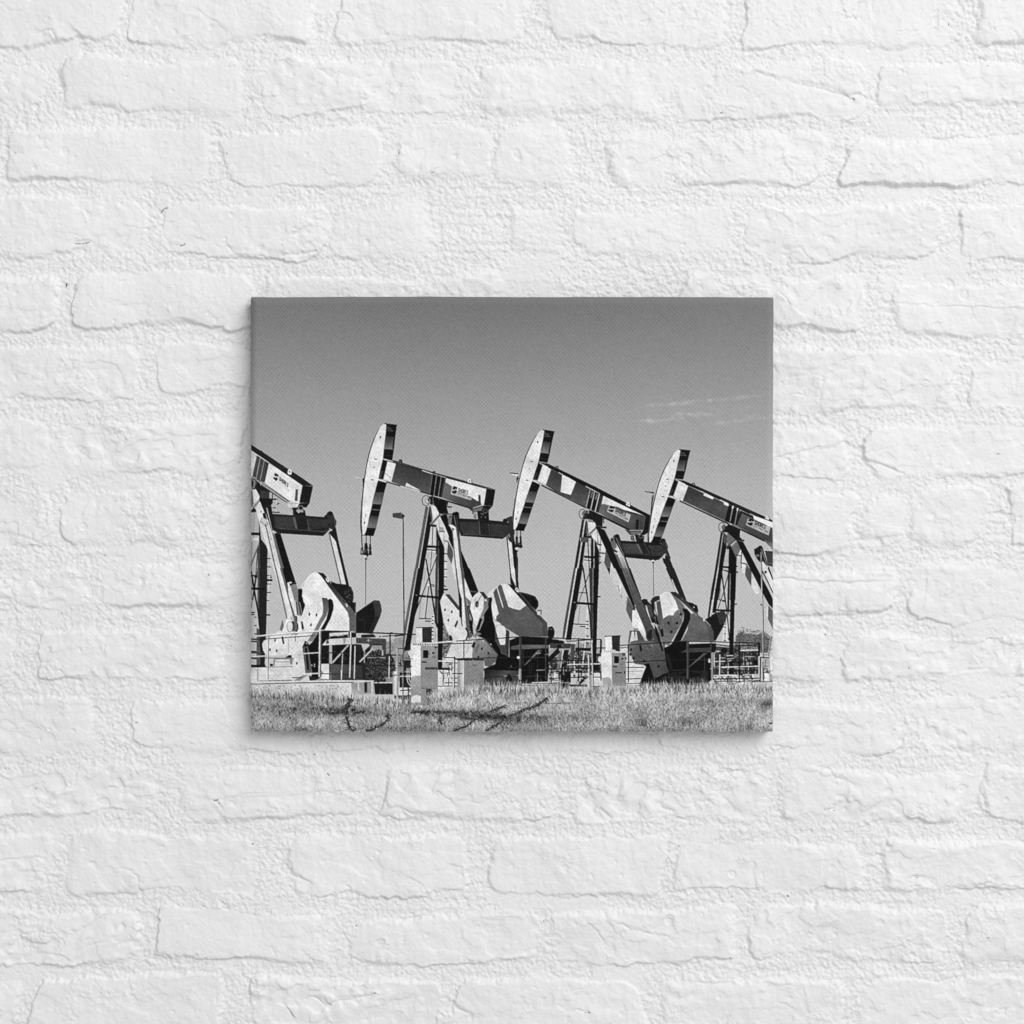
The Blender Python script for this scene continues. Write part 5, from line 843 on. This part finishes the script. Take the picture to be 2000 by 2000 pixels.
CR += z1(0, 1000, [(5, 9, [(0, 70), (60, 80), (140, 115), (180, 130)]), (6, 9, [(10, 320), (60, 345), (100, 350)]), (4, 7, [(140, 345), (200, 330)]), (3, 4, [(365, 490), (390, 500), (390, 540)]), (3, 5, [(220, 600), (250, 630), (300, 640)]), (3, 5, [(510, 600), (560, 635)]), (3, 4, [(105, 790), (160, 810), (210, 850)]), (2, 3, [(0, 815), (70, 820), (110, 850)]),
   (5, 6, [(790, 1075), (830, 1095), (850, 1120), (850, 1155)]), (3, 3, [(800, 1078), (1000, 1062), (1345, 1058)]), (4, 5, [(120, 1040), (150, 1020), (160, 1050)]), (4, 5, [(280, 990), (275, 1050), (240, 1040)]), (3, 4, [(1240, 990), (1200, 970)]), (3, 4, [(410, 1050), (520, 1048)]), (4, 5, [(1510, 1110), (1560, 1140), (1640, 1135)]), (3, 4, [(1740, 1080), (1800, 1100), (1880, 1060)]), (3, 4, [(1640, 1050), (1720, 1100)]),
   (4, 6, [(420, 1340), (500, 1360), (525, 1380), (530, 1430)]), (5, 5, [(1075, 1340), (1090, 1370), (1160, 1390)]), (3, 3, [(0, 1320), (90, 1308), (150, 1305)]), (3, 5, [(100, 1355), (160, 1365)]), (3, 5, [(1540, 1375), (1590, 1405)]), (3, 5, [(1700, 1330), (1740, 1345)]),
   (5, 5, [(80, 1600), (140, 1582), (220, 1588), (250, 1620), (230, 1660), (260, 1680)]), (3, 4, [(290, 1680), (330, 1640), (400, 1620), (500, 1620)]), (3, 4, [(270, 1590), (360, 1560), (420, 1510)]), (4, 6, [(170, 1660), (220, 1665)]), (4, 5, [(1170, 1670), (1210, 1660), (1190, 1690)]), (6, 6, [(1010, 1795), (1030, 1775), (1060, 1800)]), (5, 4, [(1080, 1875), (1105, 1910)]), (5, 4, [(1180, 1830), (1240, 1862), (1270, 1850), (1400, 1820), (1415, 1815)]), (5, 6, [(1710, 1850), (1740, 1880), (1780, 1890)]), (3, 4, [(490, 1770), (500, 1810)])])
CR += z1(1000, 1000, [(3, 4, [(1310, 80), (1400, 60), (1480, 70), (1530, 110)]), (3, 4, [(1320, 100), (1420, 95)]), (4, 4, [(1000, 248), (1200, 260), (1400, 262)]), (2, 3, [(1575, 240), (1565, 350)]), (4, 5, [(1180, 1130), (1220, 1128), (1240, 1100)]), (4, 5, [(1200, 980), (1220, 1010), (1290, 1020)]), (5, 8, [(1790, 960), (1775, 1050), (1800, 1120)]), (3, 3, [(910, 1330), (915, 1420)]), (5, 6, [(1515, 1380), (1550, 1375)]), (4, 4, [(1700, 1410), (1720, 1430), (1790, 1405), (1900, 1415)]), (4, 6, [(290, 1060), (310, 1110), (380, 1160)]), (4, 6, [(530, 1080), (560, 1130), (600, 1140)]), (4, 6, [(800, 1080), (850, 1120)]), (4, 4, [(420, 1550), (450, 1575), (600, 1600)]), (3, 4, [(310, 1560), (350, 1610)]), (4, 5, [(260, 1888), (300, 1895)]), (3, 5, [(960, 1880), (990, 1850), (1060, 1880)]), (3, 4, [(1105, 1810), (1120, 1900)]), (3, 4, [(660, 1775), (760, 1785), (830, 1775)]), (3, 5, [(950, 1780), (1060, 1790)]), (2, 3, [(1450, 1600), (1580, 1640)]), (3, 4, [(1650, 640), (1700, 610), (1760, 600)]), (3, 5, [(1280, 790), (1310, 800)])])
_c = np.random.default_rng(5)
for i in range(70):
    x, y = -1500 + 5000*_c.random(), -1500 + 5000*_c.random(); a = _c.random()*6.28; n = 1 + int(3*_c.random()); p = [(x, y)]
    for k in range(n):
        a += .9*_c.standard_normal(); x += (8+14*_c.random())*math.cos(a); y += (4+7*_c.random())*math.sin(a); p.append((x, y))
    CR.append((.8+1.4*_c.random(), 2.5+2.5*_c.random(), p))
# small dark marks coloured into the deepest pits: ox, oy, points in the close-ups, width
PIT_MARKS = []; DS = .9
for ox, oy, l in ((0, 0, [((605, 800), (628, 783)), ((283, 918), (312, 919)), ((318, 917), (336, 914)), ((680, 929), (694, 920)), ((55, 577), (57, 578)), ((246, 1070), (249, 1080)), ((1627, 653), (1636, 648)), ((853, 576), (855, 580)), ((1503, 575), (1505, 580)), ((210, 1562), (211, 1564)), ((45, 1557), (47, 1560))]),
                  (1000, 0, [((1286, 370), (1292, 375)), ((786, 429), (796, 424)), ((609, 683), (611, 684)), ((1834, 1712), (1840, 1714)), ((1650, 88), (1651, 92)), ((844, 1033), (847, 1034)), ((1296, 66), (1302, 67)), ((925, 709), (927, 710)), ((1795, 243), (1800, 245))]),
                  (0, 1000, [((806, 1089), (822, 1085)), ((828, 1088), (833, 1102)), ((1236, 988), (1244, 995)), ((392, 162), (394, 164)), ((870, 505), (871, 508)), ((787, 236), (789, 240)), ((1355, 1057), (1357, 1059)), ((1342, 1563), (1343, 1564)), ((1408, 1817), (1416, 1812)), ((1096, 1890), (1106, 1908)), ((1240, 1856), (1250, 1862)), ((950, 1252), (953, 1256)), ((1186, 919), (1188, 922)), ((131, 1048), (134, 1044)), ((1512, 1742), (1516, 1744)), ((510, 796), (514, 794))]),
                  (1000, 1000, [((626, 1262), (630, 1265)), ((708, 1265), (712, 1267)), ((1213, 1131), (1218, 1129)), ((1500, 586), (1500, 592)), ((1849, 475), (1851, 478)), ((118, 1545), (121, 1547)), ((1184, 462), (1187, 464)), ((1040, 1450), (1042, 1452)), ((1524, 1377), (1534, 1380)), ((276, 1889), (292, 1893)), ((1790, 1606), (1796, 1607))])):
    for a, b in l:
        PIT_MARKS.append(((a[0]/1.932+ox, a[1]/1.932+oy), (b[0]/1.932+ox, b[1]/1.932+oy), DS*(.8+.4*_c.random())))
for i in range(60):
    x, y = -1500 + 5000*_c.random(), -1500 + 5000*_c.random()
    PIT_MARKS.append(((x, y), (x+3*_c.random(), y+2*_c.random()), .5+.6*_c.random()))

def wall_heights(xs, ys):
    """relief of the painted bricks in picture units, positive towards the viewer"""
    N = lambda p, s, py=None: lattice(p, s, xs, ys, py)
    wx = 7.5*N(80, 1) + 2.9*N(26, 2) + 1.5*N(8, 3) + .8*N(3.6, 23); wy = 5*N(90, 4) + 2.5*N(26, 5) + 1.3*N(8, 6) + .8*N(3.6, 24)
    soft = 1 + .6*np.clip(N(48, 7), -1.1, 2.4)
    big = N(240, 8); lump = N(46, 9); lump2 = N(19, 10)
    flake = N(38, 11, 22); flake2 = N(70, 12, 40)
    n12 = N(9, 13); n6 = N(4.6, 14); n4 = N(3.0, 15)
    brush = N(5, 16, 34)
    drag = N(60, 17, 6)
    fill = np.clip(.80 + .32*N(75, 18), .28, 1.4)
    face = np.zeros((len(ys), len(xs)), np.float32); rough = np.zeros_like(face); lift = np.zeros_like(face)
    rr = np.random.default_rng(31)
    for (x0, y0, x1, y1, rel, ro, so) in BR:
        m = 60
        i0, i1 = np.searchsorted(xs, [x0-m, x1+m]); j0, j1 = np.searchsorted(ys, [y0-m, y1+m])
        tilt = rr.standard_normal(4)
        cr = 9 + 30*rr.random()
        if i1-i0 < 2 or j1-j0 < 2:
            continue
        sl = np.s_[j0:j1, i0:i1]
        X = xs[None, i0:i1] + wx[sl]; Y = ys[j0:j1, None] + wy[sl]
        cx, cy = (x0+x1)/2, (y0+y1)/2; hx, hy = (x1-x0)/2-cr-2, (y1-y0)/2-cr-2
        # each side leans a little, so no brick is a true rectangle
        u = X-cx; v = Y-cy
        v = v + .012*tilt[0]*u; u = u + .05*tilt[1]*v
        dx = np.abs(u)-hx; dy = np.abs(v)-hy
        sd = np.hypot(np.maximum(dx, 0), np.maximum(dy, 0)) + np.minimum(np.maximum(dx, dy), 0) - cr
        w = np.clip(6.2*so*soft[sl], 2.2, 32)
        f = 1 - sstep(-w*1.2, w*.8, sd)
        # pillowed face: lower close to the arris
        pil = 1 - .22*np.exp(np.minimum(sd, 0)/14)
        tl = 1 + .10*tilt[2]*u/200 + .16*tilt[3]*v/55
        g = f*rel*pil*np.clip(tl, .5, 1.5)
        a = face[sl]; k = g > a
        lift[sl][k] = g[k]
        rough[sl] = np.where(k, ro*f, rough[sl]); face[sl] = np.maximum(a, g)
    fm = np.clip(face*1.9, 0, 1)
    h = RELIEF*face*fill
    # sandy grain under the paint; it spills over the brick faces in patches
    spill = sstep(.8, 1.7, N(44, 19) + .45*lump2 + .3*n12 + .5*big)
    bare = sstep(.9, 1.8, N(60, 20) + .4*lump2)
    mort = np.clip((1-fm)*(1-.7*bare) + .6*spill*fm*np.clip(rough, .3, 1.2), 0, 1)
    h += GRAIN*mort*(.36*n6 + .46*n4 + .20*n12 + .22*lump2 + .30*drag) + (1-fm)*(.9*N(55, 21) - .4)
    # brick faces: brushed paint, lumps, creases, small pits, flaked layers
    crease = -np.abs(N(34, 30, 26))
    h += fm*(.10*brush + .14*n4 + .10*n6 + .20*n12*(.5+rough) + .75*lump*(.25+.7*rough) + .36*lump2*(.25+.8*rough) + .95*crease*np.clip(rough-.3, 0, 1.6))
    h += fm*np.clip(rough, 0, 1.4)*(1.0*sstep(.45, .85, flake + .35*n12 + .3*lump2) - 1.5*sstep(.85, 1.2, -flake2 - .4*lump2 - .25*n12))
    h -= 1.3*sstep(2.0, 2.7, N(6, 31)) + 2.0*sstep(2.3, 3.0, N(13, 32))
    h += .9*big
    for d, w, p in CR:
        p = np.array(p); a = p.min(0)-24; b = p.max(0)+24
        i0, i1 = np.searchsorted(xs, [a[0], b[0]]); j0, j1 = np.searchsorted(ys, [a[1], b[1]])
        if i1-i0 < 2 or j1-j0 < 2:
            continue
        sl = np.s_[j0:j1, i0:i1]
        X = xs[None, i0:i1] + .35*wx[sl] + .8*n6[sl]; Y = ys[j0:j1, None] + .35*wy[sl] + .8*n12[sl]
        best = np.full(X.shape, 1e9, np.float32)
        for k in range(len(p)-1):
            e = p[k+1]-p[k]; t = np.clip(((X-p[k][0])*e[0]+(Y-p[k][1])*e[1])/max(e@e, 1e-6), 0, 1)
            best = np.minimum(best, np.hypot(X-p[k][0]-t*e[0], Y-p[k][1]-t*e[1]))
        # a broken edge: a ragged groove under a little ledge that dies away
        side = np.zeros(X.shape, np.float32)
        e = p[-1]-p[0]; e = e/max(np.hypot(*e), 1e-6)
        cr_ = (X-p[0][0])*e[1]-(Y-p[0][1])*e[0]
        side = np.tanh(cr_/(w*.6))
        mod = np.clip(.75+.45*n12[sl], .1, 1.5)
        h[sl] += -.42*d*mod*np.exp(-(best/(w*.5))**2) + .30*d*side*np.exp(-(best/(w*2.6))**2)
    pit_marks = np.zeros_like(h)
    for a, b, w in PIT_MARKS:
        i0, i1 = np.searchsorted(xs, [min(a[0], b[0])-6, max(a[0], b[0])+6]); j0, j1 = np.searchsorted(ys, [min(a[1], b[1])-6, max(a[1], b[1])+6])
        if i1-i0 < 2 or j1-j0 < 2:
            continue
        X = xs[None, i0:i1]+.8*n6[j0:j1, i0:i1]; Y = ys[j0:j1, None]+.6*n4[j0:j1, i0:i1]
        ex, ey = b[0]-a[0], b[1]-a[1]
        t = np.clip(((X-a[0])*ex+(Y-a[1])*ey)/max(ex*ex+ey*ey, 1e-6), 0, 1)
        k = 1-sstep(w*.5, w*1.3, np.hypot(X-a[0]-t*ex, Y-a[1]-t*ey))
        pit_marks[j0:j1, i0:i1] = np.maximum(pit_marks[j0:j1, i0:i1], k); h[j0:j1, i0:i1] -= 1.2*k
    return h, 1-mort, pit_marks

# ---------------------------------------------------------------- the scene
import bpy
for o in list(bpy.data.objects):
    bpy.data.objects.remove(o)
scene = bpy.context.scene
COL = scene.collection

S = 0.595e-3                   # metres of wall face per 1/2000 of the photographed width
DIST = 1.9                     # camera to the mean brick face
DEPTH = 0.033                  # how far the canvas front stands off the wall
FACE0 = 0.004                  # mean brick face

def link(o, parent=None):
    COL.objects.link(o)
    if parent:
        o.parent = parent
    return o

def grid_mesh(name, V, nx, ny, keep=None):
    """a height-field mesh from an (ny, nx, 3) array; keep masks the faces"""
    idx = np.arange(nx*ny).reshape(ny, nx)
    f = np.stack([idx[:-1, :-1], idx[1:, :-1], idx[1:, 1:], idx[:-1, 1:]], -1).reshape(-1, 4)
    used = None
    if keep is not None:
        f = f[keep.ravel()]
        used, inv = np.unique(f, return_inverse=True)
        f = inv.reshape(-1, 4)
        V = V.reshape(-1, 3)[used]
    V = np.ascontiguousarray(V.reshape(-1, 3), np.float32)
    me = bpy.data.meshes.new(name)
    me.vertices.add(len(V)); me.vertices.foreach_set('co', V.ravel())
    me.loops.add(f.size); me.loops.foreach_set('vertex_index', f.astype(np.int32).ravel())
    me.polygons.add(len(f)); me.polygons.foreach_set('loop_start', np.arange(0, f.size, 4, dtype=np.int32))
    me.update(calc_edges=True)
    me.polygons.foreach_set('use_smooth', np.ones(len(f), bool))
    return me, used

# ---- materials
def mat(name):
    m = bpy.data.materials.new(name); m.use_nodes = True
    nt = m.node_tree
    return m, nt, nt.nodes['Principled BSDF']

def paint_material():
    m, nt, b = mat('white_wall_paint')
    N, K = nt.nodes, nt.links
    tc = N.new('ShaderNodeTexCoord')
    n1 = N.new('ShaderNodeTexNoise'); n1.inputs['Scale'].default_value = 7; n1.inputs['Detail'].default_value = 6
    K.new(tc.outputs['Object'], n1.inputs['Vector'])
    r1 = N.new('ShaderNodeValToRGB'); r1.color_ramp.elements[0].position = .3; r1.color_ramp.elements[1].position = .7
    r1.color_ramp.elements[0].color = (.795, .795, .795, 1); r1.color_ramp.elements[1].color = (.835, .835, .836, 1)
    K.new(n1.outputs['Fac'], r1.inputs['Fac'])
    # the relief's own data: red = mortar, green = dark marks in the pits
    at = N.new('ShaderNodeVertexColor'); at.layer_name = 'relief'
    sp = N.new('ShaderNodeSeparateColor'); K.new(at.outputs['Color'], sp.inputs['Color'])
    mx = N.new('ShaderNodeMix'); mx.data_type = 'RGBA'; mx.inputs['B'].default_value = (.09, .09, .09, 1)
    K.new(sp.outputs['Green'], mx.inputs['Factor']); K.new(r1.outputs['Color'], mx.inputs['A'])
    K.new(mx.outputs['Result'], b.inputs['Base Color'])
    b.inputs['Roughness'].default_value = .62; b.inputs['Specular IOR Level'].default_value = .3
    # the finest grain of the paint
    n3 = N.new('ShaderNodeTexNoise'); n3.inputs['Scale'].default_value = 360; n3.inputs['Detail'].default_value = 4; n3.inputs['Roughness'].default_value = .6
    K.new(tc.outputs['Object'], n3.inputs['Vector'])
    bp = N.new('ShaderNodeBump'); bp.inputs['Distance'].default_value = .0011
    ms = N.new('ShaderNodeMapRange'); ms.inputs['To Min'].default_value = .36; ms.inputs['To Max'].default_value = .9
    K.new(sp.outputs['Red'], ms.inputs['Value']); K.new(ms.outputs['Result'], bp.inputs['Strength'])
    K.new(n3.outputs['Fac'], bp.inputs['Height']); K.new(bp.outputs['Normal'], b.inputs['Normal'])
    return m

def ink_material():
    m, nt, b = mat('printed_canvas')
    N, K = nt.nodes, nt.links
    at = N.new('ShaderNodeVertexColor'); at.layer_name = 'ink'
    tc = N.new('ShaderNodeTexCoord')
    n = N.new('ShaderNodeTexNoise'); n.inputs['Scale'].default_value = 900; n.inputs['Detail'].default_value = 2
    K.new(tc.outputs['Object'], n.inputs['Vector'])
    mr = N.new('ShaderNodeMapRange'); mr.inputs['To Min'].default_value = .94; mr.inputs['To Max'].default_value = 1.06
    K.new(n.outputs['Fac'], mr.inputs['Value'])
    mx = N.new('ShaderNodeMix'); mx.data_type = 'RGBA'; mx.blend_type = 'MULTIPLY'; mx.inputs['Factor'].default_value = 1
    K.new(at.outputs['Color'], mx.inputs['A']); K.new(mr.outputs['Result'], mx.inputs['B'])
    K.new(mx.outputs['Result'], b.inputs['Base Color'])
    b.inputs['Roughness'].default_value = .8; b.inputs['Specular IOR Level'].default_value = .08
    return m

# ---- the brick wall: one relief mesh, dense where the photograph looks
core = np.arange(-60, 2060.1, 1.5)
step, far = [], 0
d = 1.7
while far < 2300:
    far += d; step.append(far); d = min(d*1.07, 26)
step = np.array(step)
AX = np.concatenate([-60-step[::-1], core, 2060+step])
H, FM, DI = wall_heights(AX, AX)
V = np.zeros((len(AX), len(AX), 3), np.float32)
V[..., 0] = (AX[None, :]-1000)*S
V[..., 2] = -(AX[:, None]-1000)*S
V[..., 1] = -(H-4.5)*S
wall_me, _ = grid_mesh('brick_wall', V, len(AX), len(AX))
ca = wall_me.color_attributes.new('relief', 'FLOAT_COLOR', 'POINT')
c4 = np.ones((H.size, 4), np.float32); c4[:, 0] = 1-FM.ravel(); c4[:, 1] = DI.ravel(); ca.data.foreach_set('color', c4.ravel())
wall = link(bpy.data.objects.new('brick_wall', wall_me))
wall['label'] = 'rough brick wall thickly painted white, behind the hanging canvas'
wall['category'] = 'wall'
wall.data.materials.append(paint_material())

# ---- the canvas print
KC = (DIST-DEPTH)/DIST          # picture px are measured in the front plane of the canvas
def world(x, y):
    x = 999.5 + (x-999.5)*.9985; y = 1004.4 + (y-1004.4)*.9985
    return (x-1000)*S*KC, -(y-1000)*S*KC
CX, CZ = world(PX0+PW/2, PY0+PH/2)

def empty(name, parent=None, loc=(0, 0, 0)):
    o = bpy.data.objects.new(name, None); o.empty_display_size = .05; o.location = loc
    return link(o, parent)
canvas = empty('canvas_print', None, (CX, 0, CZ))
canvas['label'] = 'black and white canvas print of oil pumpjacks hanging on the white brick wall'
canvas['category'] = 'canvas print'

INK = ink_material()
def lin(v):
    return np.where(v <= .04045, v/12.92, ((v+.055)/1.055)**2.4)

gx = np.arange(PW+1); gy = np.arange(PH+1)
GX, GY = np.meshgrid(gx + PX0, gy + PY0)
# the stretched edges are not quite straight
bow = lambda n, s: .45*lattice(150, s, np.arange(n)*1.0, np.array([0., 1.]))[0] + .18*lattice(22, s+1, np.arange(n)*1.0, np.array([0., 1.]))[0]
fx = gx/PW; fy = gy/PH
BX = (bow(PH+1, 401)[:, None]*(1-fx)**12 + bow(PH+1, 405)[:, None]*fx**12)
BY = (bow(PW+1, 409)[None, :]*((1-fy)**12)[:, None] + bow(PW+1, 413)[None, :]*(fy**12)[:, None])
wxx, wzz = world(GX + BX, GY + BY)
# taut cloth: rounded over the bars, woven threads in slight relief
e = np.minimum(np.minimum(gx[None, :], PW-gx[None, :]), np.minimum(gy[:, None], PH-gy[:, None])).astype(float)
def edge_drop(dd, R):
    t = np.clip((R-dd)/R, 0, 1)
    return .62*R*t**2.2
RX, RY = 15.0, 17.0
dl = np.minimum(gx[None, :], PW-gx[None, :]).astype(float); dt = np.minimum(gy[:, None], PH-gy[:, None]).astype(float)
drop = np.hypot(edge_drop(dl, RX), edge_drop(dt, RY))
ph = lattice(36, 201, gx.astype(float), gy.astype(float)); ph2 = lattice(36, 202, gx.astype(float), gy.astype(float)); am = lattice(13, 203, gx.astype(float), gy.astype(float)); gr = lattice(3.2, 204, gx.astype(float), gy.astype(float))
uu = gx[None, :]/7.8 + .2*ph; vv = gy[:, None]/8.2 + .2*ph2
weave = (1.3*np.cos(2*np.pi*(uu+vv)) + .55*np.cos(2*np.pi*(uu*1.02-vv)))*(1+.35*am)
weave_tone = 1 + .035*weave          # colour darker in the hollows of the weave, lighter on raised threads
weave = WEAVE*weave + WEAVE*.55*gr
sag = .0
yf = -(DEPTH) + (drop - weave*np.clip(e/4, 0, 1))*S
FV = np.stack([wxx-CX, yf, wzz-CZ], -1)
# normals of the whole front, so that its pieces join without seams
du = np.gradient(FV, axis=1); dv = np.gradient(FV, axis=0)
NV = np.cross(du, dv); NV /= np.linalg.norm(NV, axis=-1, keepdims=True)
if NV[PH//2, PW//2, 1] > 0:
    NV = -NV
# ink at the mesh points
pad = np.pad(PICT, 1, mode='edge')
ink = (pad[:-1, :-1]+pad[1:, :-1]+pad[:-1, 1:]+pad[1:, 1:])/4
fine = np.clip(ink + .9*(ink-smooth2(ink.astype(np.float32), 1)), .02, .97)
ALB = lin(fine)*INK_GAIN*weave_tone

def printed(name, keep, parent):
    me, used = grid_mesh(name, FV, PW+1, PH+1, keep)
    ca = me.color_attributes.new('ink', 'FLOAT_COLOR', 'POINT')
    c = np.ones((len(used), 4), np.float32); c[:, :3] = ALB.ravel()[used][:, None]
    ca.data.foreach_set('color', c.ravel())
    me.normals_split_custom_set_from_vertices(NV.reshape(-1, 3)[used].astype(np.float32))
    me.materials.append(INK)
    return link(bpy.data.objects.new(name, me), parent)

PUMP_LABELS = {'jack1': 'printed pumpjack at the left edge, its horse head cut off',
               'jack2': 'printed pumpjack with all its horse head and a steep white crank arm beside the cabinet',
               'jack3': 'printed pumpjack whose tail end overlaps the next horse head',
               'jack4': 'printed pumpjack at the right edge, its rear cut off'}
NAMES = {'far_scrub_b': 'printed_scrub', 'far_scrub_c': 'printed_scrub', 'far_scrub_d': 'printed_scrub', 'far_scrub_e': 'printed_scrub', 'pipework_b': 'printed_pipework', 'pipework_c': 'printed_pipework', 'sky': 'printed_sky', 'grass': 'printed_grass', 'far_scrub': 'printed_scrub', 'far_tree': 'printed_tree',
         'floodlight_pole': 'printed_floodlight', 'lamp_pole': 'printed_pole', 'pipework': 'printed_pipework',
         'control_cabinet': 'printed_control_cabinet', 'control_cabinet_b': 'printed_control_cabinet', 'junction_box': 'printed_junction_box'}
roots = {}
for i, (g, p) in enumerate(PIECES):
    keep = PIDX == i
    if not keep.any():
        continue
    if p is None:
        o = printed(NAMES[g], keep, canvas)
        if g == 'control_cabinet': o['label'] = 'printed cabinet beside the junction box'
        if g == 'control_cabinet_b': o['label'] = 'printed cabinet standing alone beside a pair of thin posts'
    else:
        if g not in roots:
            roots[g] = empty('printed_pumpjack', canvas); roots[g]['label'] = PUMP_LABELS[g]
        printed(p, keep, roots[g])

# the sides: the cloth is folded back over the bars, the picture carried round mirrored
def side(n, pick, place):
    m = 27
    vv_ = np.zeros((m, n, 3)); cc = np.zeros((m, n))
    for k in range(m):
        t = k/(m-1)
        vv_[k] = place(t); cc[k] = pick(min(int(k*2), 60))
    return vv_, cc
def fold(name_rows):
    return name_rows
verts, faces, cols = [], [], []
def add_side(V_, C_):
    global verts
    m, n = C_.shape; base_i = sum(len(v) for v in verts)
    verts.append(V_.reshape(-1, 3)); cols.append(C_.ravel())
    idx = np.arange(m*n).reshape(m, n) + base_i
    faces.append(np.stack([idx[:-1, :-1], idx[1:, :-1], idx[1:, 1:], idx[:-1, 1:]], -1).reshape(-1, 4))
BACK = -.0005
for pts, pick, n in ((FV[0], lambda k: ALB[k], PW+1), (FV[-1], lambda k: ALB[-1-k], PW+1), (FV[:, 0], lambda k: ALB[:, k], PH+1), (FV[:, -1], lambda k: ALB[:, -1-k], PH+1)):
    def place(t, pts=pts):
        a = pts.copy(); a[:, 1] = pts[:, 1] + (BACK-pts[:, 1])*t
        return a
    V_, C_ = side(n, pick, place)
    add_side(V_, C_)
vv_ = np.concatenate(verts); ff = np.concatenate(faces); cc = np.concatenate(cols)
me = bpy.data.meshes.new('canvas_edge')
me.vertices.add(len(vv_)); me.vertices.foreach_set('co', vv_.astype(np.float32).ravel())
me.loops.add(ff.size); me.loops.foreach_set('vertex_index', ff.astype(np.int32).ravel())
me.polygons.add(len(ff)); me.polygons.foreach_set('loop_start', np.arange(0, ff.size, 4, dtype=np.int32))
me.update(calc_edges=True); me.polygons.foreach_set('use_smooth', np.ones(len(ff), bool))
ca = me.color_attributes.new('ink', 'FLOAT_COLOR', 'POINT'); c4 = np.ones((len(cc), 4), np.float32); c4[:, :3] = cc[:, None]
ca.data.foreach_set('color', c4.ravel()); me.materials.append(INK)
link(bpy.data.objects.new('canvas_edge', me), canvas)

# ---- light: one broad soft lamp up to the right, and the pale light of the room
world_ = bpy.data.worlds.new('World'); scene.world = world_; world_.use_nodes = True
bg = world_.node_tree.nodes['Background']; bg.inputs['Color'].default_value = (1, 1, 1, 1); bg.inputs['Strength'].default_value = AMBIENT
from mathutils import Vector
ld = bpy.data.lights.new('softbox', 'AREA'); ld.shape = 'RECTANGLE'; ld.size, ld.size_y = KEY_SIZE; ld.energy = KEY; ld.color = (1, 1, 1)
lo = link(bpy.data.objects.new('softbox', ld))
lo.location = Vector(KEY_DIR).normalized()*KEY_DIST
lo.rotation_euler = (Vector((0, 0, 0))-lo.location).to_track_quat('-Z', 'Y').to_euler()

# ---- camera, square on to the wall
cam = bpy.data.cameras.new('camera'); co = link(bpy.data.objects.new('camera', cam))
co.location = (0, -DIST, 0); co.rotation_euler = (math.radians(90), 0, 0)
cam.sensor_fit = 'HORIZONTAL'; cam.sensor_width = 36; cam.lens = 36*DIST/(2000*S)
cam.clip_start = .05; cam.clip_end = 50
scene.camera = co
vs = scene.view_settings
vs.view_transform = 'Standard'; vs.look = 'None'; vs.exposure = 0; vs.gamma = 1; vs.use_curve_mapping = False
scene.render.resolution_x = scene.render.resolution_y = 1024
scene.cycles.use_denoising = False
scene.cycles.max_bounces = 6; scene.cycles.diffuse_bounces = 4
